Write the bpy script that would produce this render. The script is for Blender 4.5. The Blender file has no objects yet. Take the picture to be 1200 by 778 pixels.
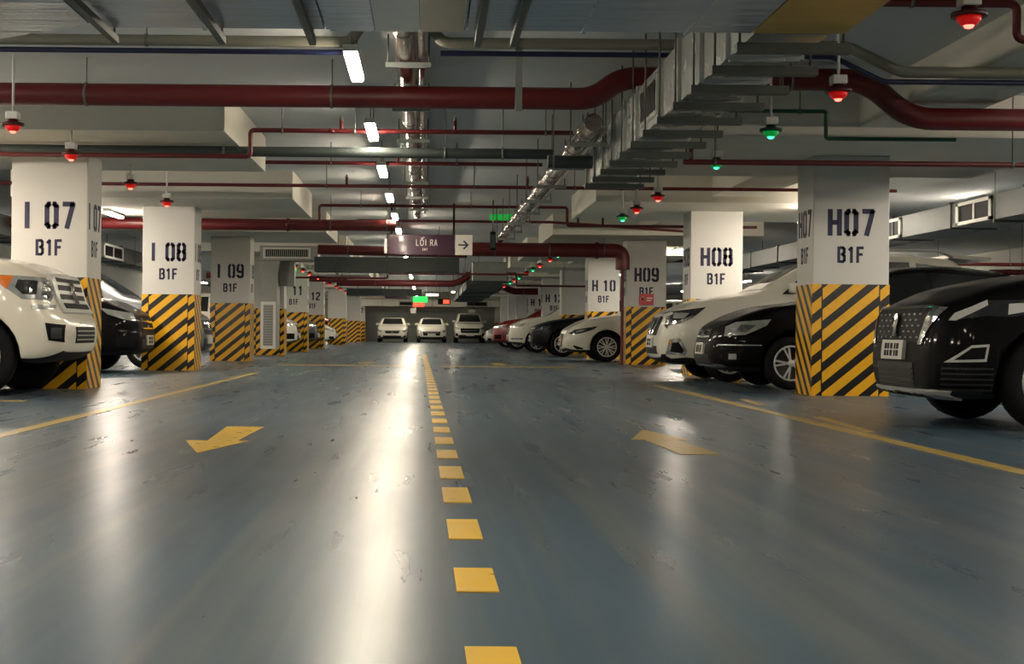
import bpy, bmesh, math, random
from mathutils import Vector, Matrix
from mathutils.bvhtree import BVHTree
random.seed(7)
PI = math.pi
SC = bpy.context.scene
COL = SC.collection
F = 1650.0          # focal length in pixels of the 1200 px wide frame
HC = 0.71           # camera height
VPX, VPY, RHO = 499.0, 388.0, 0.0091

# ------------------------------------------------------------------ materials
def lin(c):
    r = []
    for v in c[:3]:
        v = v / 255.0
        r.append(v / 12.92 if v <= 0.04045 else ((v + 0.055) / 1.055) ** 2.4)
    return (r[0], r[1], r[2], 1.0)

def nd(nt, typ, **kw):
    n = nt.nodes.new(typ)
    for k, v in kw.items():
        setattr(n, k, v)
    return n

def mat(name, col, rough=0.5, metal=0.0, var=0.0, vscale=3.0, bump=0.0, bscale=40.0, coat=0.0, stretch=None, rvar=0.0, spec=0.5, trans=0.0):
    m = bpy.data.materials.new(name)
    m.use_nodes = True
    nt = m.node_tree
    b = nt.nodes['Principled BSDF']
    c = lin(col)
    b.inputs['Base Color'].default_value = c
    b.inputs['Roughness'].default_value = rough
    b.inputs['Metallic'].default_value = metal
    b.inputs['Specular IOR Level'].default_value = spec
    b.inputs['Coat Weight'].default_value = coat
    b.inputs['Coat Roughness'].default_value = 0.06
    b.inputs['Transmission Weight'].default_value = trans
    if var or bump or rvar:
        tc = nd(nt, 'ShaderNodeTexCoord')
        mp = nd(nt, 'ShaderNodeMapping')
        if stretch:
            mp.inputs['Scale'].default_value = stretch
        nt.links.new(tc.outputs['Object'], mp.inputs['Vector'])
    if var or rvar:
        nz = nd(nt, 'ShaderNodeTexNoise')
        nz.inputs['Scale'].default_value = vscale
        nz.inputs['Detail'].default_value = 5
        nt.links.new(mp.outputs['Vector'], nz.inputs['Vector'])
        if var:
            mx = nd(nt, 'ShaderNodeMix', data_type='RGBA')
            mx.inputs[6].default_value = tuple(max(0, x * (1 - var)) for x in c[:3]) + (1,)
            mx.inputs[7].default_value = tuple(min(1, x * (1 + var)) for x in c[:3]) + (1,)
            nt.links.new(nz.outputs['Fac'], mx.inputs[0])
            nt.links.new(mx.outputs[2], b.inputs['Base Color'])
        if rvar:
            mr = nd(nt, 'ShaderNodeMapRange')
            mr.inputs['From Min'].default_value = 0.3
            mr.inputs['From Max'].default_value = 0.7
            mr.inputs['To Min'].default_value = max(0.02, rough - rvar)
            mr.inputs['To Max'].default_value = rough + rvar
            nt.links.new(nz.outputs['Fac'], mr.inputs['Value'])
            nt.links.new(mr.outputs['Result'], b.inputs['Roughness'])
    if bump:
        n2 = nd(nt, 'ShaderNodeTexNoise')
        n2.inputs['Scale'].default_value = bscale
        n2.inputs['Detail'].default_value = 3
        nt.links.new(mp.outputs['Vector'], n2.inputs['Vector'])
        bp = nd(nt, 'ShaderNodeBump')
        bp.inputs['Strength'].default_value = bump
        bp.inputs['Distance'].default_value = 0.02
        nt.links.new(n2.outputs['Fac'], bp.inputs['Height'])
        nt.links.new(bp.outputs['Normal'], b.inputs['Normal'])
    return m

def emis(name, col, strength, base=None):
    m = bpy.data.materials.new(name)
    m.use_nodes = True
    b = m.node_tree.nodes['Principled BSDF']
    c = lin(col)
    b.inputs['Base Color'].default_value = lin(base) if base else c
    b.inputs['Emission Color'].default_value = c
    b.inputs['Emission Strength'].default_value = strength
    b.inputs['Roughness'].default_value = 0.4
    return m

def stripe_mat(name, yellow, black, xs, ys):
    """diagonal hazard stripes in the band's own coordinates"""
    m = bpy.data.materials.new(name)
    m.use_nodes = True
    nt = m.node_tree
    L = nt.links.new
    b = nt.nodes['Principled BSDF']
    b.inputs['Roughness'].default_value = 0.38
    tc = nd(nt, 'ShaderNodeTexCoord')
    so = nd(nt, 'ShaderNodeSeparateXYZ'); L(tc.outputs['Object'], so.inputs[0])
    sn = nd(nt, 'ShaderNodeSeparateXYZ'); L(tc.outputs['Normal'], sn.inputs[0])
    def M(op, a, bb=None, c=None):
        n = nd(nt, 'ShaderNodeMath', operation=op)
        for i, v in enumerate((a, bb, c)):
            if v is None: continue
            if isinstance(v, (int, float)): n.inputs[i].default_value = v
            else: L(v, n.inputs[i])
        return n.outputs[0]
    ax = M('ABSOLUTE', sn.outputs['Y'])
    fr = M('MULTIPLY', M('MULTIPLY', so.outputs['X'], ax), -xs)
    sd = M('MULTIPLY', M('MULTIPLY', so.outputs['Y'], sn.outputs['X']), ys)
    edge = M('GREATER_THAN', M('ABSOLUTE', so.outputs['X']), 0.335)
    sh = M('MULTIPLY', M('MULTIPLY', edge, ax), 0.075)
    s = M('ADD', M('ADD', so.outputs['Z'], fr), M('ADD', sd, sh))
    fra = M('FRACT', M('DIVIDE', M('ADD', s, 20.0), 0.243))
    isY = M('LESS_THAN', fra, 0.54)
    seam = M('LESS_THAN', M('ABSOLUTE', M('SUBTRACT', M('ABSOLUTE', so.outputs['X']), 0.335)), 0.007)
    seam = M('MULTIPLY', seam, ax)
    isY = M('MULTIPLY', isY, M('SUBTRACT', 1.0, seam))
    nz = nd(nt, 'ShaderNodeTexNoise'); nz.inputs['Scale'].default_value = 9; nz.inputs['Detail'].default_value = 6
    L(tc.outputs['Object'], nz.inputs['Vector'])
    yv = nd(nt, 'ShaderNodeMix', data_type='RGBA')
    cy = lin(yellow)
    yv.inputs[6].default_value = tuple(x * 0.8 for x in cy[:3]) + (1,)
    yv.inputs[7].default_value = tuple(min(1, x * 1.12) for x in cy[:3]) + (1,)
    L(nz.outputs['Fac'], yv.inputs[0])
    mx = nd(nt, 'ShaderNodeMix', data_type='RGBA')
    mx.inputs[6].default_value = lin(black)
    L(yv.outputs[2], mx.inputs[7]); L(isY, mx.inputs[0])
    L(mx.outputs[2], b.inputs['Base Color'])
    return m

def floor_mat():
    m = bpy.data.materials.new('blue_grey_epoxy')
    m.use_nodes = True
    nt = m.node_tree
    L = nt.links.new
    b = nt.nodes['Principled BSDF']
    tc = nd(nt, 'ShaderNodeTexCoord')
    def noise(scale, st, detail=5, rough=0.55):
        mp = nd(nt, 'ShaderNodeMapping'); mp.inputs['Scale'].default_value = st; mp.inputs['Location'].default_value = (0.31, 0.73, 0.37)
        L(tc.outputs['Object'], mp.inputs['Vector'])
        n = nd(nt, 'ShaderNodeTexNoise'); n.inputs['Scale'].default_value = scale
        n.inputs['Detail'].default_value = detail; n.inputs['Roughness'].default_value = rough
        L(mp.outputs['Vector'], n.inputs['Vector'])
        return n.outputs['Fac']
    def ramp(fac, stops):
        r = nd(nt, 'ShaderNodeValToRGB')
        els = r.color_ramp.elements
        els[0].position, els[0].color = stops[0]
        els[1].position, els[1].color = stops[-1]
        for p, c in stops[1:-1]:
            e = els.new(p); e.color = c
        L(fac, r.inputs[0])
        return r.outputs[0]
    def blend(fac, k, x, colour):
        f = nd(nt, 'ShaderNodeMath', operation='MULTIPLY'); f.inputs[1].default_value = k
        L(fac, f.inputs[0])
        q = nd(nt, 'ShaderNodeMix', data_type='RGBA'); q.inputs[7].default_value = lin(colour)
        L(f.outputs[0], q.inputs[0]); L(x, q.inputs[6])
        return q.outputs[2]
    def mask(fac, lo, hi):
        r = nd(nt, 'ShaderNodeMapRange', interpolation_type='SMOOTHSTEP')
        r.inputs['From Min'].default_value = lo; r.inputs['From Max'].default_value = hi
        L(fac, r.inputs['Value'])
        return r.outputs[0]
    x = ramp(noise(0.45, (1, 0.5, 1), 4), [(0.3, lin(FLOOR_A)), (0.7, lin(FLOOR_B))])
    streak = noise(1.6, (5.0, 0.1, 1), 4, 0.5)          # worn wheel tracks along the lane
    x = blend(mask(streak, .42, .7), .6, x, FLOOR_C)
    x = blend(mask(noise(1.3, (4.0, 0.14, 1), 4, 0.55), .42, .78), .5, x, FLOOR_D)
    x = blend(mask(noise(0.6, (0.6, 1.2, 1), 3, 0.5), .4, .75), .4, x, FLOOR_D)     # large scuffed areas
    x = blend(mask(noise(2.4, (9.0, 0.1, 1), 3, 0.5), .48, .78), .35, x, FLOOR_C)
    L(x, b.inputs['Base Color'])
    rr = nd(nt, 'ShaderNodeMapRange')
    rr.inputs['From Min'].default_value = 0.35; rr.inputs['From Max'].default_value = 0.65
    rr.inputs['To Min'].default_value = FLOOR_R[0]; rr.inputs['To Max'].default_value = FLOOR_R[1]
    L(noise(2.0, (3.0, 0.3, 1), 4, 0.5), rr.inputs['Value']); L(rr.outputs[0], b.inputs['Roughness'])
    b.inputs['Specular IOR Level'].default_value = 0.33
    bp = nd(nt, 'ShaderNodeBump'); bp.inputs['Strength'].default_value = 0.09; bp.inputs['Distance'].default_value = 0.004
    L(noise(3.0, (0.7, 1.2, 1), 2), bp.inputs['Height'])
    L(bp.outputs['Normal'], b.inputs['Normal'])
    return m

FLOOR_A, FLOOR_B, FLOOR_C, FLOOR_D = (64, 85, 101), (77, 97, 111), (108, 112, 110), (52, 68, 80)
FLOOR_R = (0.27, 0.32)
M = {}
M['floor'] = floor_mat()
M['ceil'] = mat('painted_slab', (206, 209, 208), 0.85, var=0.06, vscale=1.2)
M['panel'] = mat('painted_concrete', (222, 217, 203), 0.8, var=0.05, vscale=1.5)
M['wall'] = mat('wall_paint', (200, 198, 188), 0.8, var=0.05)
M['walldark'] = mat('grey_wall_paint', (150, 156, 150), 0.7, var=0.08)
M['column'] = mat('column_paint', (206, 204, 198), 0.6, var=0.04, vscale=2, bump=0.05, bscale=15)
M['stripe'] = stripe_mat('hazard_stripes', (236, 176, 22), (12, 11, 10), 0.82, 1.0)
M['navy'] = mat('navy_stencil_paint', (33, 34, 66), 0.6, var=0.15, vscale=20)
M['yellow'] = mat('yellow_floor_paint', (226, 182, 62), 0.34, var=0.14, vscale=6, rvar=0.08)
M['yellowworn'] = mat('worn_yellow_paint', (176, 150, 78), 0.36, var=0.2, vscale=5)
M['red'] = mat('red_pipe_paint', (90, 20, 22), 0.45, var=0.08)
M['darkgrey'] = mat('dark_insulation', (46, 54, 52), 0.6, var=0.1)
M['greypipe'] = mat('grey_beige_pipe', (128, 126, 112), 0.5, var=0.08)
M['bluepipe'] = mat('blue_pipe', (20, 26, 62), 0.4)
M['greenpipe'] = mat('green_pipe', (30, 92, 62), 0.45)
M['galv'] = mat('galvanised_steel', (206, 208, 203), 0.26, metal=0.55, var=0.06, vscale=2, rvar=0.04, bump=0.08, bscale=2.5)
M['ductgrey'] = mat('grey_duct_steel', (86, 90, 87), 0.5, metal=0.4, var=0.12, vscale=4)
M['galvdull'] = mat('dull_galvanised', (140, 146, 142), 0.45, metal=0.7, var=0.15, vscale=5)
M['galvblue'] = mat('film_wrapped_duct', (198, 210, 222), 0.24, metal=0.5, var=0.1, vscale=3, bump=0.6, bscale=3.5, stretch=(0.3, 2.6, 1))
M['galvwhite'] = mat('white_duct_sheet', (250, 250, 244), 0.35, metal=0.0, var=0.05)
M['galvcream'] = mat('cream_duct_sheet', (214, 202, 176), 0.35, metal=0.15, var=0.1)
M['yellowreflect'] = mat('yellow_reflection_duct', (216, 178, 84), 0.35, metal=0.3, var=0.2, vscale=4, bump=0.2, bscale=5, stretch=(0.4, 2.5, 1))  # yellow reflection on the duct, put into its base colour
M['foil'] = mat('foil_jacket', (206, 190, 184), 0.16, metal=0.95, var=0.06, bump=0.25, bscale=14)
M['strut'] = mat('strut_channel', (88, 92, 86), 0.5, metal=0.5, var=0.1)
M['rod'] = mat('threaded_rod', (104, 104, 98), 0.5, metal=0.5)
M['whitemetal'] = mat('white_metal', (214, 212, 204), 0.45)
M['greymetal'] = mat('grey_metal', (150, 150, 142), 0.5, var=0.05)
M['black'] = mat('black_plastic', (9, 9, 10), 0.55, spec=0.15)
M['purple'] = mat('purple_sign_face', (54, 20, 43), 0.25, coat=0.4)
M['signwhite'] = mat('white_vinyl', (222, 216, 206), 0.5)
M['signred'] = mat('red_sign', (186, 40, 40), 0.4)
M['tube'] = emis('lamp_lens', (255, 241, 216), 118.0)
M['tubeside'] = emis('bay_lamp_lens', (255, 241, 222), 300.0)
M['redlamp'] = emis('red_indicator', (255, 30, 26), 0.16)
M['greenlamp'] = emis('green_indicator', (10, 220, 100), 0.14)
M['redcore'] = emis('red_indicator_bulb', (255, 92, 74), 5.0)
M['greencore'] = emis('green_indicator_bulb', (60, 255, 170), 4.0)
M['redhood'] = mat('red_lamp_hood', (70, 16, 16), 0.4)
M['greenhood'] = mat('green_lamp_hood', (14, 60, 40), 0.4)
M['exitgreen'] = emis('exit_sign_green', (40, 230, 90), 1.1)
M['ledred'] = emis('led_red', (255, 60, 40), 3.0)
M['exitwhite'] = emis('exit_sign_white', (240, 255, 240), 1.0)
M['ceilingglow'] = emis('ceiling_glow_green', (30, 200, 80), 0.35)  # emission imitating green light that falls on the ceiling
# cars
M['tyre'] = mat('tyre_rubber', (16, 16, 17), 0.8, spec=0.2)
M['rim'] = mat('alloy_rim', (206, 208, 208), 0.28, metal=0.35)
M['rimdark'] = mat('dark_rim_well', (22, 22, 23), 0.6)
M['glass'] = mat('tinted_glass', (14, 17, 18), 0.05, spec=0.7, coat=0.3)
M['glasslight'] = mat('clear_car_glass', (70, 80, 80), 0.06, spec=0.7, coat=0.3)
M['lens'] = mat('headlight_lens', (176, 178, 176), 0.12, metal=0.35, var=0.35, vscale=9, coat=0.8)
M['lensdark'] = mat('smoked_headlight', (58, 60, 62), 0.1, metal=0.4, var=0.5, vscale=12, coat=0.8)
M['amber'] = mat('amber_lens', (224, 120, 34), 0.15, coat=0.6)
M['chrome'] = mat('chrome', (214, 214, 212), 0.1, metal=1.0)
M['silvertrim'] = mat('silver_trim', (168, 170, 170), 0.3, metal=0.7)
M['plate'] = mat('white_plate', (208, 206, 196), 0.5)
M['taillamp'] = mat('tail_lamp_red', (140, 14, 16), 0.15, coat=0.6)
M['cladding'] = mat('black_cladding', (13, 13, 13), 0.55)
M['slat'] = mat('dark_bumper_slat', (36, 36, 36), 0.4)
M['pattern'] = mat('grille_pattern_grey', (92, 92, 92), 0.35)
M['drl'] = mat('clear_daylight_strip', (206, 206, 200), 0.2, coat=0.5)
M['lip'] = mat('silver_bumper_lip', (204, 204, 198), 0.35, metal=0.2)
def paint(name, c, metal=0.0):
    return mat(name, c, 0.32, metal=metal, coat=0.8)
P = {'white': paint('white_car_paint', (226, 222, 208)), 'pearl': paint('pearl_car_paint', (228, 221, 204)),
     'black': mat('black_car_paint', (4, 4, 5), 0.55, coat=0.22, spec=0.08), 'navy': mat('navy_car_paint', (11, 15, 22), 0.5, coat=0.3, spec=0.1),
     'red': paint('red_car_paint', (132, 26, 24)), 'silver': paint('silver_car_paint', (168, 168, 164), 0.4), 'grey': paint('grey_car_paint', (84, 86, 88), 0.4)}

# ------------------------------------------------------------------ object helpers
def link(name, me, parent=None, loc=None):
    o = bpy.data.objects.new(name, me)
    COL.objects.link(o)
    if parent is not None: o.parent = parent
    if loc is not None: o.location = loc
    return o

def tag(o, label=None, cat=None, group=None, kind=None):
    if label: o['label'] = label
    if cat: o['category'] = cat
    if group: o['group'] = group
    if kind: o['kind'] = kind
    return o

def empty(name, loc, label, cat, group=None, rz=0.0):
    o = link(name, None, None, loc)
    o.empty_display_size = 0.2
    o.rotation_euler = (0, 0, rz)
    return tag(o, label, cat, group)

class B:
    """collects shapes into one mesh"""
    def __init__(s):
        s.bm = bmesh.new(); s.mats = []
    def mi(s, m):
        if m not in s.mats: s.mats.append(m)
        return s.mats.index(m)
    def faces(s, vs, fs, m, smooth=False):
        i = s.mi(m)
        bv = [s.bm.verts.new(v) for v in vs]
        for f in fs:
            try:
                q = s.bm.faces.new([bv[k] for k in f]); q.material_index = i; q.smooth = smooth
            except ValueError: pass
        return bv
    def box(s, lo, hi, m, bev=0.0):
        x0, y0, z0 = lo; x1, y1, z1 = hi
        vs = [(x0,y0,z0),(x1,y0,z0),(x1,y1,z0),(x0,y1,z0),(x0,y0,z1),(x1,y0,z1),(x1,y1,z1),(x0,y1,z1)]
        fs = [(0,3,2,1),(4,5,6,7),(0,1,5,4),(1,2,6,5),(2,3,7,6),(3,0,4,7)]
        bv = s.faces(vs, fs, m)
        if bev > 0:
            es = set(e for v in bv for e in v.link_edges)
            bmesh.ops.bevel(s.bm, geom=list(es), offset=bev, segments=2, affect='EDGES', profile=0.5)
        return s
    def cbox(s, c, d, m, bev=0.0):
        return s.box([c[i]-d[i]/2 for i in range(3)], [c[i]+d[i]/2 for i in range(3)], m, bev)
    def prism(s, poly, z0, z1, m):
        n = len(poly)
        vs = [(p[0], p[1], z0) for p in poly] + [(p[0], p[1], z1) for p in poly]
        fs = [tuple(range(n))[::-1], tuple(range(n, 2*n))] + [(i, (i+1)%n, n+(i+1)%n, n+i) for i in range(n)]
        s.faces(vs, fs, m); return s
    def poly3(s, pts, vec, m):
        """polygon in space extruded by vec"""
        n = len(pts); v = Vector(vec)
        vs = [Vector(p) for p in pts] + [Vector(p)+v for p in pts]
        fs = [tuple(range(n)), tuple(range(n, 2*n))[::-1]] + [(i, n+i, n+(i+1)%n, (i+1)%n) for i in range(n)]
        s.faces(vs, fs, m); return s
    def tube(s, path, r, m, seg=14, caps=True):
        path = [Vector(p) for p in path]
        rings = []
        n = len(path)
        up = Vector((0, 0, 1))
        for i in range(n):
            if i == 0: t = path[1]-path[0]
            elif i == n-1: t = path[-1]-path[-2]
            else: t = (path[i+1]-path[i]).normalized() + (path[i]-path[i-1]).normalized()
            t.normalize()
            a = up if abs(t.dot(up)) < 0.9 else Vector((0, 1, 0))
            if i == 0: u = t.cross(a).normalized()
            else:
                u = (u - t*u.dot(t)).normalized()
            w = t.cross(u)
            rr = r[i] if isinstance(r, (list, tuple)) else r
            rings.append([path[i] + (u*math.cos(2*PI*k/seg) + w*math.sin(2*PI*k/seg))*rr for k in range(seg)])
        vs = [p for ring in rings for p in ring]
        fs = []
        for i in range(n-1):
            for k in range(seg):
                a = i*seg+k; b2 = i*seg+(k+1)%seg
                fs.append((a, b2, b2+seg, a+seg))
        if caps:
            fs.append(tuple(range(seg))[::-1]); fs.append(tuple(range((n-1)*seg, n*seg)))
        bv = s.faces(vs, fs, m, True)
        return s
    def lathe(s, prof, c, axis, m, seg=24):
        """prof: list of (radius, along axis)"""
        c = Vector(c); ax = Vector(axis).normalized()
        a = Vector((0, 0, 1)) if abs(ax.z) < 0.9 else Vector((1, 0, 0))
        u = ax.cross(a).normalized(); w = ax.cross(u)
        vs = []
        for r, h in prof:
            for k in range(seg):
                vs.append(c + ax*h + (u*math.cos(2*PI*k/seg) + w*math.sin(2*PI*k/seg))*max(r, 1e-4))
        fs = []
        for i in range(len(prof)-1):
            for k in range(seg):
                p = i*seg+k; q = i*seg+(k+1)%seg
                fs.append((p, q, q+seg, p+seg))
        fs.append(tuple(range(seg))[::-1]); fs.append(tuple(range((len(prof)-1)*seg, len(prof)*seg)))
        s.faces(vs, fs, m, True); return s
    def mesh(s, name):
        me = bpy.data.meshes.new(name)
        bmesh.ops.recalc_face_normals(s.bm, faces=s.bm.faces)
        s.bm.to_mesh(me); s.bm.free()
        for m in s.mats: me.materials.append(m)
        return me
    def obj(s, name, parent=None, loc=None):
        o = link(name, s.mesh(name), parent, loc)
        return o

def sharp(o, ang=35):
    """smooth faces but keep hard edges hard"""
    me = o.data
    bm = bmesh.new(); bm.from_mesh(me)
    for e in bm.edges:
        if len(e.link_faces) == 2 and e.calc_face_angle(0) > math.radians(ang): e.smooth = False
    bm.to_mesh(me); bm.free()
    return o

def fillet(pts, br, n=6):
    pts = [Vector(p) for p in pts]
    out = [pts[0]]
    for i in range(1, len(pts)-1):
        a, b, c = pts[i-1], pts[i], pts[i+1]
        d1 = (a-b); d2 = (c-b)
        r = min(br, d1.length*0.49, d2.length*0.49)
        p0 = b + d1.normalized()*r; p2 = b + d2.normalized()*r
        for k in range(n+1):
            t = k/n
            out.append(p0*(1-t)**2 + b*2*t*(1-t) + p2*t*t)
    out.append(pts[-1])
    return out

# ------------------------------------------------------------------ lettering
G = {
 '0': [[(.215,.925),(.14,.925),(.075,.84),(.075,.16),(.14,.075),(.215,.075)], [(.285,.925),(.36,.925),(.425,.84),(.425,.16),(.36,.075),(.285,.075)]],
 '1': [[(.1,.76),(.27,.93),(.27,0)]],
 '2': [[(.075,.72),(.075,.84),(.16,.925),(.34,.925),(.425,.84),(.425,.62),(.075,.2),(.075,.075),(.45,.075)]],
 '3': [[(.075,.76),(.075,.84),(.16,.925),(.34,.925),(.425,.83),(.425,.62),(.34,.52),(.2,.52)], [(.34,.52),(.425,.42),(.425,.17),(.34,.075),(.16,.075),(.075,.16),(.075,.26)]],
 '4': [[(.34,0),(.34,1)],[(.3,.95),(.07,.3),(.47,.3)]],
 '7': [[(.04,.925),(.43,.925),(.2,0)]],
 '8': [[(.215,.925),(.14,.925),(.085,.85),(.085,.6),(.14,.52),(.215,.52)],[(.14,.52),(.075,.43),(.075,.16),(.14,.075),(.215,.075)],[(.285,.925),(.36,.925),(.415,.85),(.415,.6),(.36,.52),(.285,.52)],[(.36,.52),(.425,.43),(.425,.16),(.36,.075),(.285,.075)]],
 '9': [[(.215,.925),(.14,.925),(.075,.84),(.075,.54),(.14,.45),(.36,.45)], [(.285,.925),(.36,.925),(.425,.84),(.425,.16),(.36,.075),(.16,.075),(.08,.15),(.08,.24)]],
 'H': [[(.075,0),(.075,1)], [(.425,0),(.425,1)], [(.13,.5),(.37,.5)]],
 'I': [[(.25,0),(.25,1)]],
 'B': [[(.075,0),(.075,1)], [(.15,.925),(.33,.925),(.41,.84),(.41,.62),(.32,.52),(.2,.52)], [(.32,.52),(.425,.42),(.425,.17),(.34,.075),(.15,.075)]],
 'F': [[(.075,0),(.075,1)], [(.13,.925),(.44,.925)], [(.13,.52),(.38,.52)]],
 'L': [[(.075,1),(.075,.06),(.45,.06)]],
 'O': [[(.18,.94),(.06,.8),(.06,.2),(.18,.06),(.42,.06),(.54,.2),(.54,.8),(.42,.94),(.18,.94)], [(.14,1.1),(.3,1.24),(.46,1.1)], [(.5,1.22),(.66,1.38)]],
 'R': [[(.075,0),(.075,1)], [(.075,.94),(.33,.94),(.42,.85),(.42,.6),(.33,.5),(.1,.5)], [(.28,.5),(.45,0)]],
 'A': [[(.03,0),(.25,.97),(.47,0)], [(.12,.3),(.38,.3)]],
 'E': [[(.45,.94),(.075,.94),(.075,.06),(.45,.06)], [(.075,.5),(.4,.5)]],
 'X': [[(.04,0),(.46,1)], [(.04,1),(.46,0)]],
 'T': [[(.25,0),(.25,.94)], [(.02,.94),(.48,.94)]],
}
def letters(b, text, org, u, n, h, m, stroke=0.15, adv=0.62, wscale=1.0, th=0.003):
    """text centred on org, running along u, facing n, height h; letters stand up in z"""
    org = Vector(org); u = Vector(u); n = Vector(n); v = Vector((0, 0, 1))
    wid = lambda c: 0.34 if c == ' ' else (0.44 if c == 'I' else (0.8 if c == 'O' else adv))
    tot = sum(wid(c) for c in text) - (adv-0.5)
    x = -tot/2
    for ch in text:
        for pl in G.get(ch, []):
            off = -0.14 if ch == 'I' else 0
            pts = [Vector((p[0]+x+off, p[1]-0.5)) for p in pl]
            for i in range(len(pts)-1):
                a, c = pts[i], pts[i+1]
                d = (c-a).normalized(); q = Vector((-d.y, d.x))*stroke/2
                ea = d*stroke*0.28 if i > 0 else d*0
                ec = d*stroke*0.28 if i < len(pts)-2 else d*0
                quad = [a-ea-q, c+ec-q, c+ec+q, a-ea+q]
                b.poly3([org + u*(p.x*h*wscale) + v*(p.y*h) for p in quad], n*th, m)
        x += wid(ch)
# ------------------------------------------------------------------ camera
cam = bpy.data.cameras.new('camera')
cam.sensor_fit = 'HORIZONTAL'; cam.sensor_width = 36.0
cam.lens = 36.0*F/1200.0
cam.shift_x = (600-VPX)/1200.0
cam.shift_y = (VPY-389)/1200.0
cam.clip_start = 0.05; cam.clip_end = 300
co = bpy.data.objects.new('camera', cam); COL.objects.link(co)
xa = Vector((math.cos(RHO), 0, math.sin(RHO))); za = Vector((0, -1, 0)); ya = za.cross(xa)
co.matrix_world = Matrix(((xa.x, ya.x, za.x, 0), (xa.y, ya.y, za.y, 0), (xa.z, ya.z, za.z, HC), (0, 0, 0, 1)))
SC.camera = co

# ------------------------------------------------------------------ setting
XL, XR, YB, YF, ZC = -13.0, 17.0, -7.0, 93.0, 3.25
COLX = (-3.95-0.445, 4.5+0.445)
PITCH = 7.6
def struct(name, b):
    return tag(b.obj(name), kind='structure')
struct('floor', B().box((XL-.2, YB-.2, -0.2), (XR+.2, YF+.2, 0), M['floor']))
struct('ceiling', B().box((XL-.2, YB-.2, ZC), (XR+.2, YF+.2, ZC+0.25), M['ceil']))
struct('wall_left', B().box((XL-.2, YB, 0), (XL, YF, ZC), M['wall']))
struct('wall_right', B().box((XR, YB, 0), (XR+.2, YF, ZC), M['wall']))
struct('wall_front', B().box((XL-.2, YB-.2, 0), (XR+.2, YB, ZC), M['wall']))
b = B()
b.box((XL-.2, YF, 0), (XR+.2, YF+.2, ZC), M['wall'])
b.box((-4.6, YF-.06, 0), (5.2, YF, 2.06), M['walldark'])
struct('wall_back', b)
# drop panels over the columns and the beams between them
k = -1
for k in range(0, 11):
    d = 16.4 + PITCH*k
    for sx, cx in zip((-1, 1), COLX):
        p = B().box((cx-2.25, d-1.55, 2.8), (cx+2.25, d+0.7+1.55, ZC), M['panel'])
        struct('ceiling_panel', p)
for cx in COLX:
    if cx > 0: struct('ceiling_beam', B().box((cx-.4, YB, 2.9), (cx+.4, YF, ZC), M['panel']))

# ------------------------------------------------------------------ columns
def ordinal_of(i): return ['first', 'second', 'third', 'fourth'][i]
def column(cx, d, side, text, label, blank=False, stripe=True):
    """side: +1 the column's lane face looks to +x, -1 to -x"""
    r = empty('column', (cx, d, 0), label, 'column', 'numbered columns along the lane'); r['kind'] = 'thing'
    w, t = 0.89, 0.70
    B().box((-w/2, 0, 0), (w/2, t, 2.798), M['column'], 0.012).obj('shaft', r)
    e = 0.006
    q = B().box((-w/2-e, -e, 0.0), (w/2+e, t+e, 1.3), M['stripe'])
    s = q.obj('hazard_band', r)
    if not blank:
        q = B()
        dz = 0.0
        letters(q, text, (0, 0.001, 2.02), (1, 0, 0), (0, -1, 0), 0.31, M['navy'], stroke=.185)
        q.obj('number_lettering', r); q = B()
        letters(q, text, (side*(w/2-.001), t/2, 2.02), (0, side, 0), (side, 0, 0), 0.31, M['navy'], stroke=.185)
        q.obj('number_lettering', r)
        q = B()
        letters(q, 'B1F', (0, 0.001, 1.645), (1, 0, 0), (0, -1, 0), 0.19, M['navy'], stroke=.175, adv=.58)
        q.obj('floor_lettering', r); q = B()
        letters(q, 'B1F', (side*(w/2-.001), t/2, 1.645), (0, side, 0), (side, 0, 0), 0.19, M['navy'], stroke=.175, adv=.58)
        q.obj('floor_lettering', r)
    return r
CI, CH = COLX
for i, num in enumerate(('07', '08', '09', '10', '11', '12', None, '14', None, '16', '17')):
    if num is None: continue
    d = 16.4 + PITCH*i
    if num == '17': d = 91.6
    if num == '10':
        lab = 'column in left row half hidden behind the grey ventilation riser'
    elif num in ('14', '16'):
        lab = 'distant column in left row with no readable number, ' + ('nearer one' if num == '14' else 'farther one')
    else:
        lab = f'white concrete column lettered I {num} with yellow and black hazard band'
    column(CI, d, 1, 'I '+num, lab, blank=num in ('10', '14', '16'))
for i, num in enumerate(('07', '08', '09', '10', '11', '12', '13', '14', '15', '16', '17')):
    d = 16.4 + PITCH*i
    if num == '17': d = 91.6
    lab = f'white concrete column lettered H {num} with yellow and black hazard band'
    if num == '11': lab = 'plain unlettered white column between columns H 10 and H 12'
    if num > '13': lab = f'plain distant white column in right row beyond column H 13, {ordinal_of(int(num)-14)} of them'
    column(CH, d, -1, 'H'+num if num < '10' else 'H '+num, lab, blank=num == '11' or num > '13')

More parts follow.
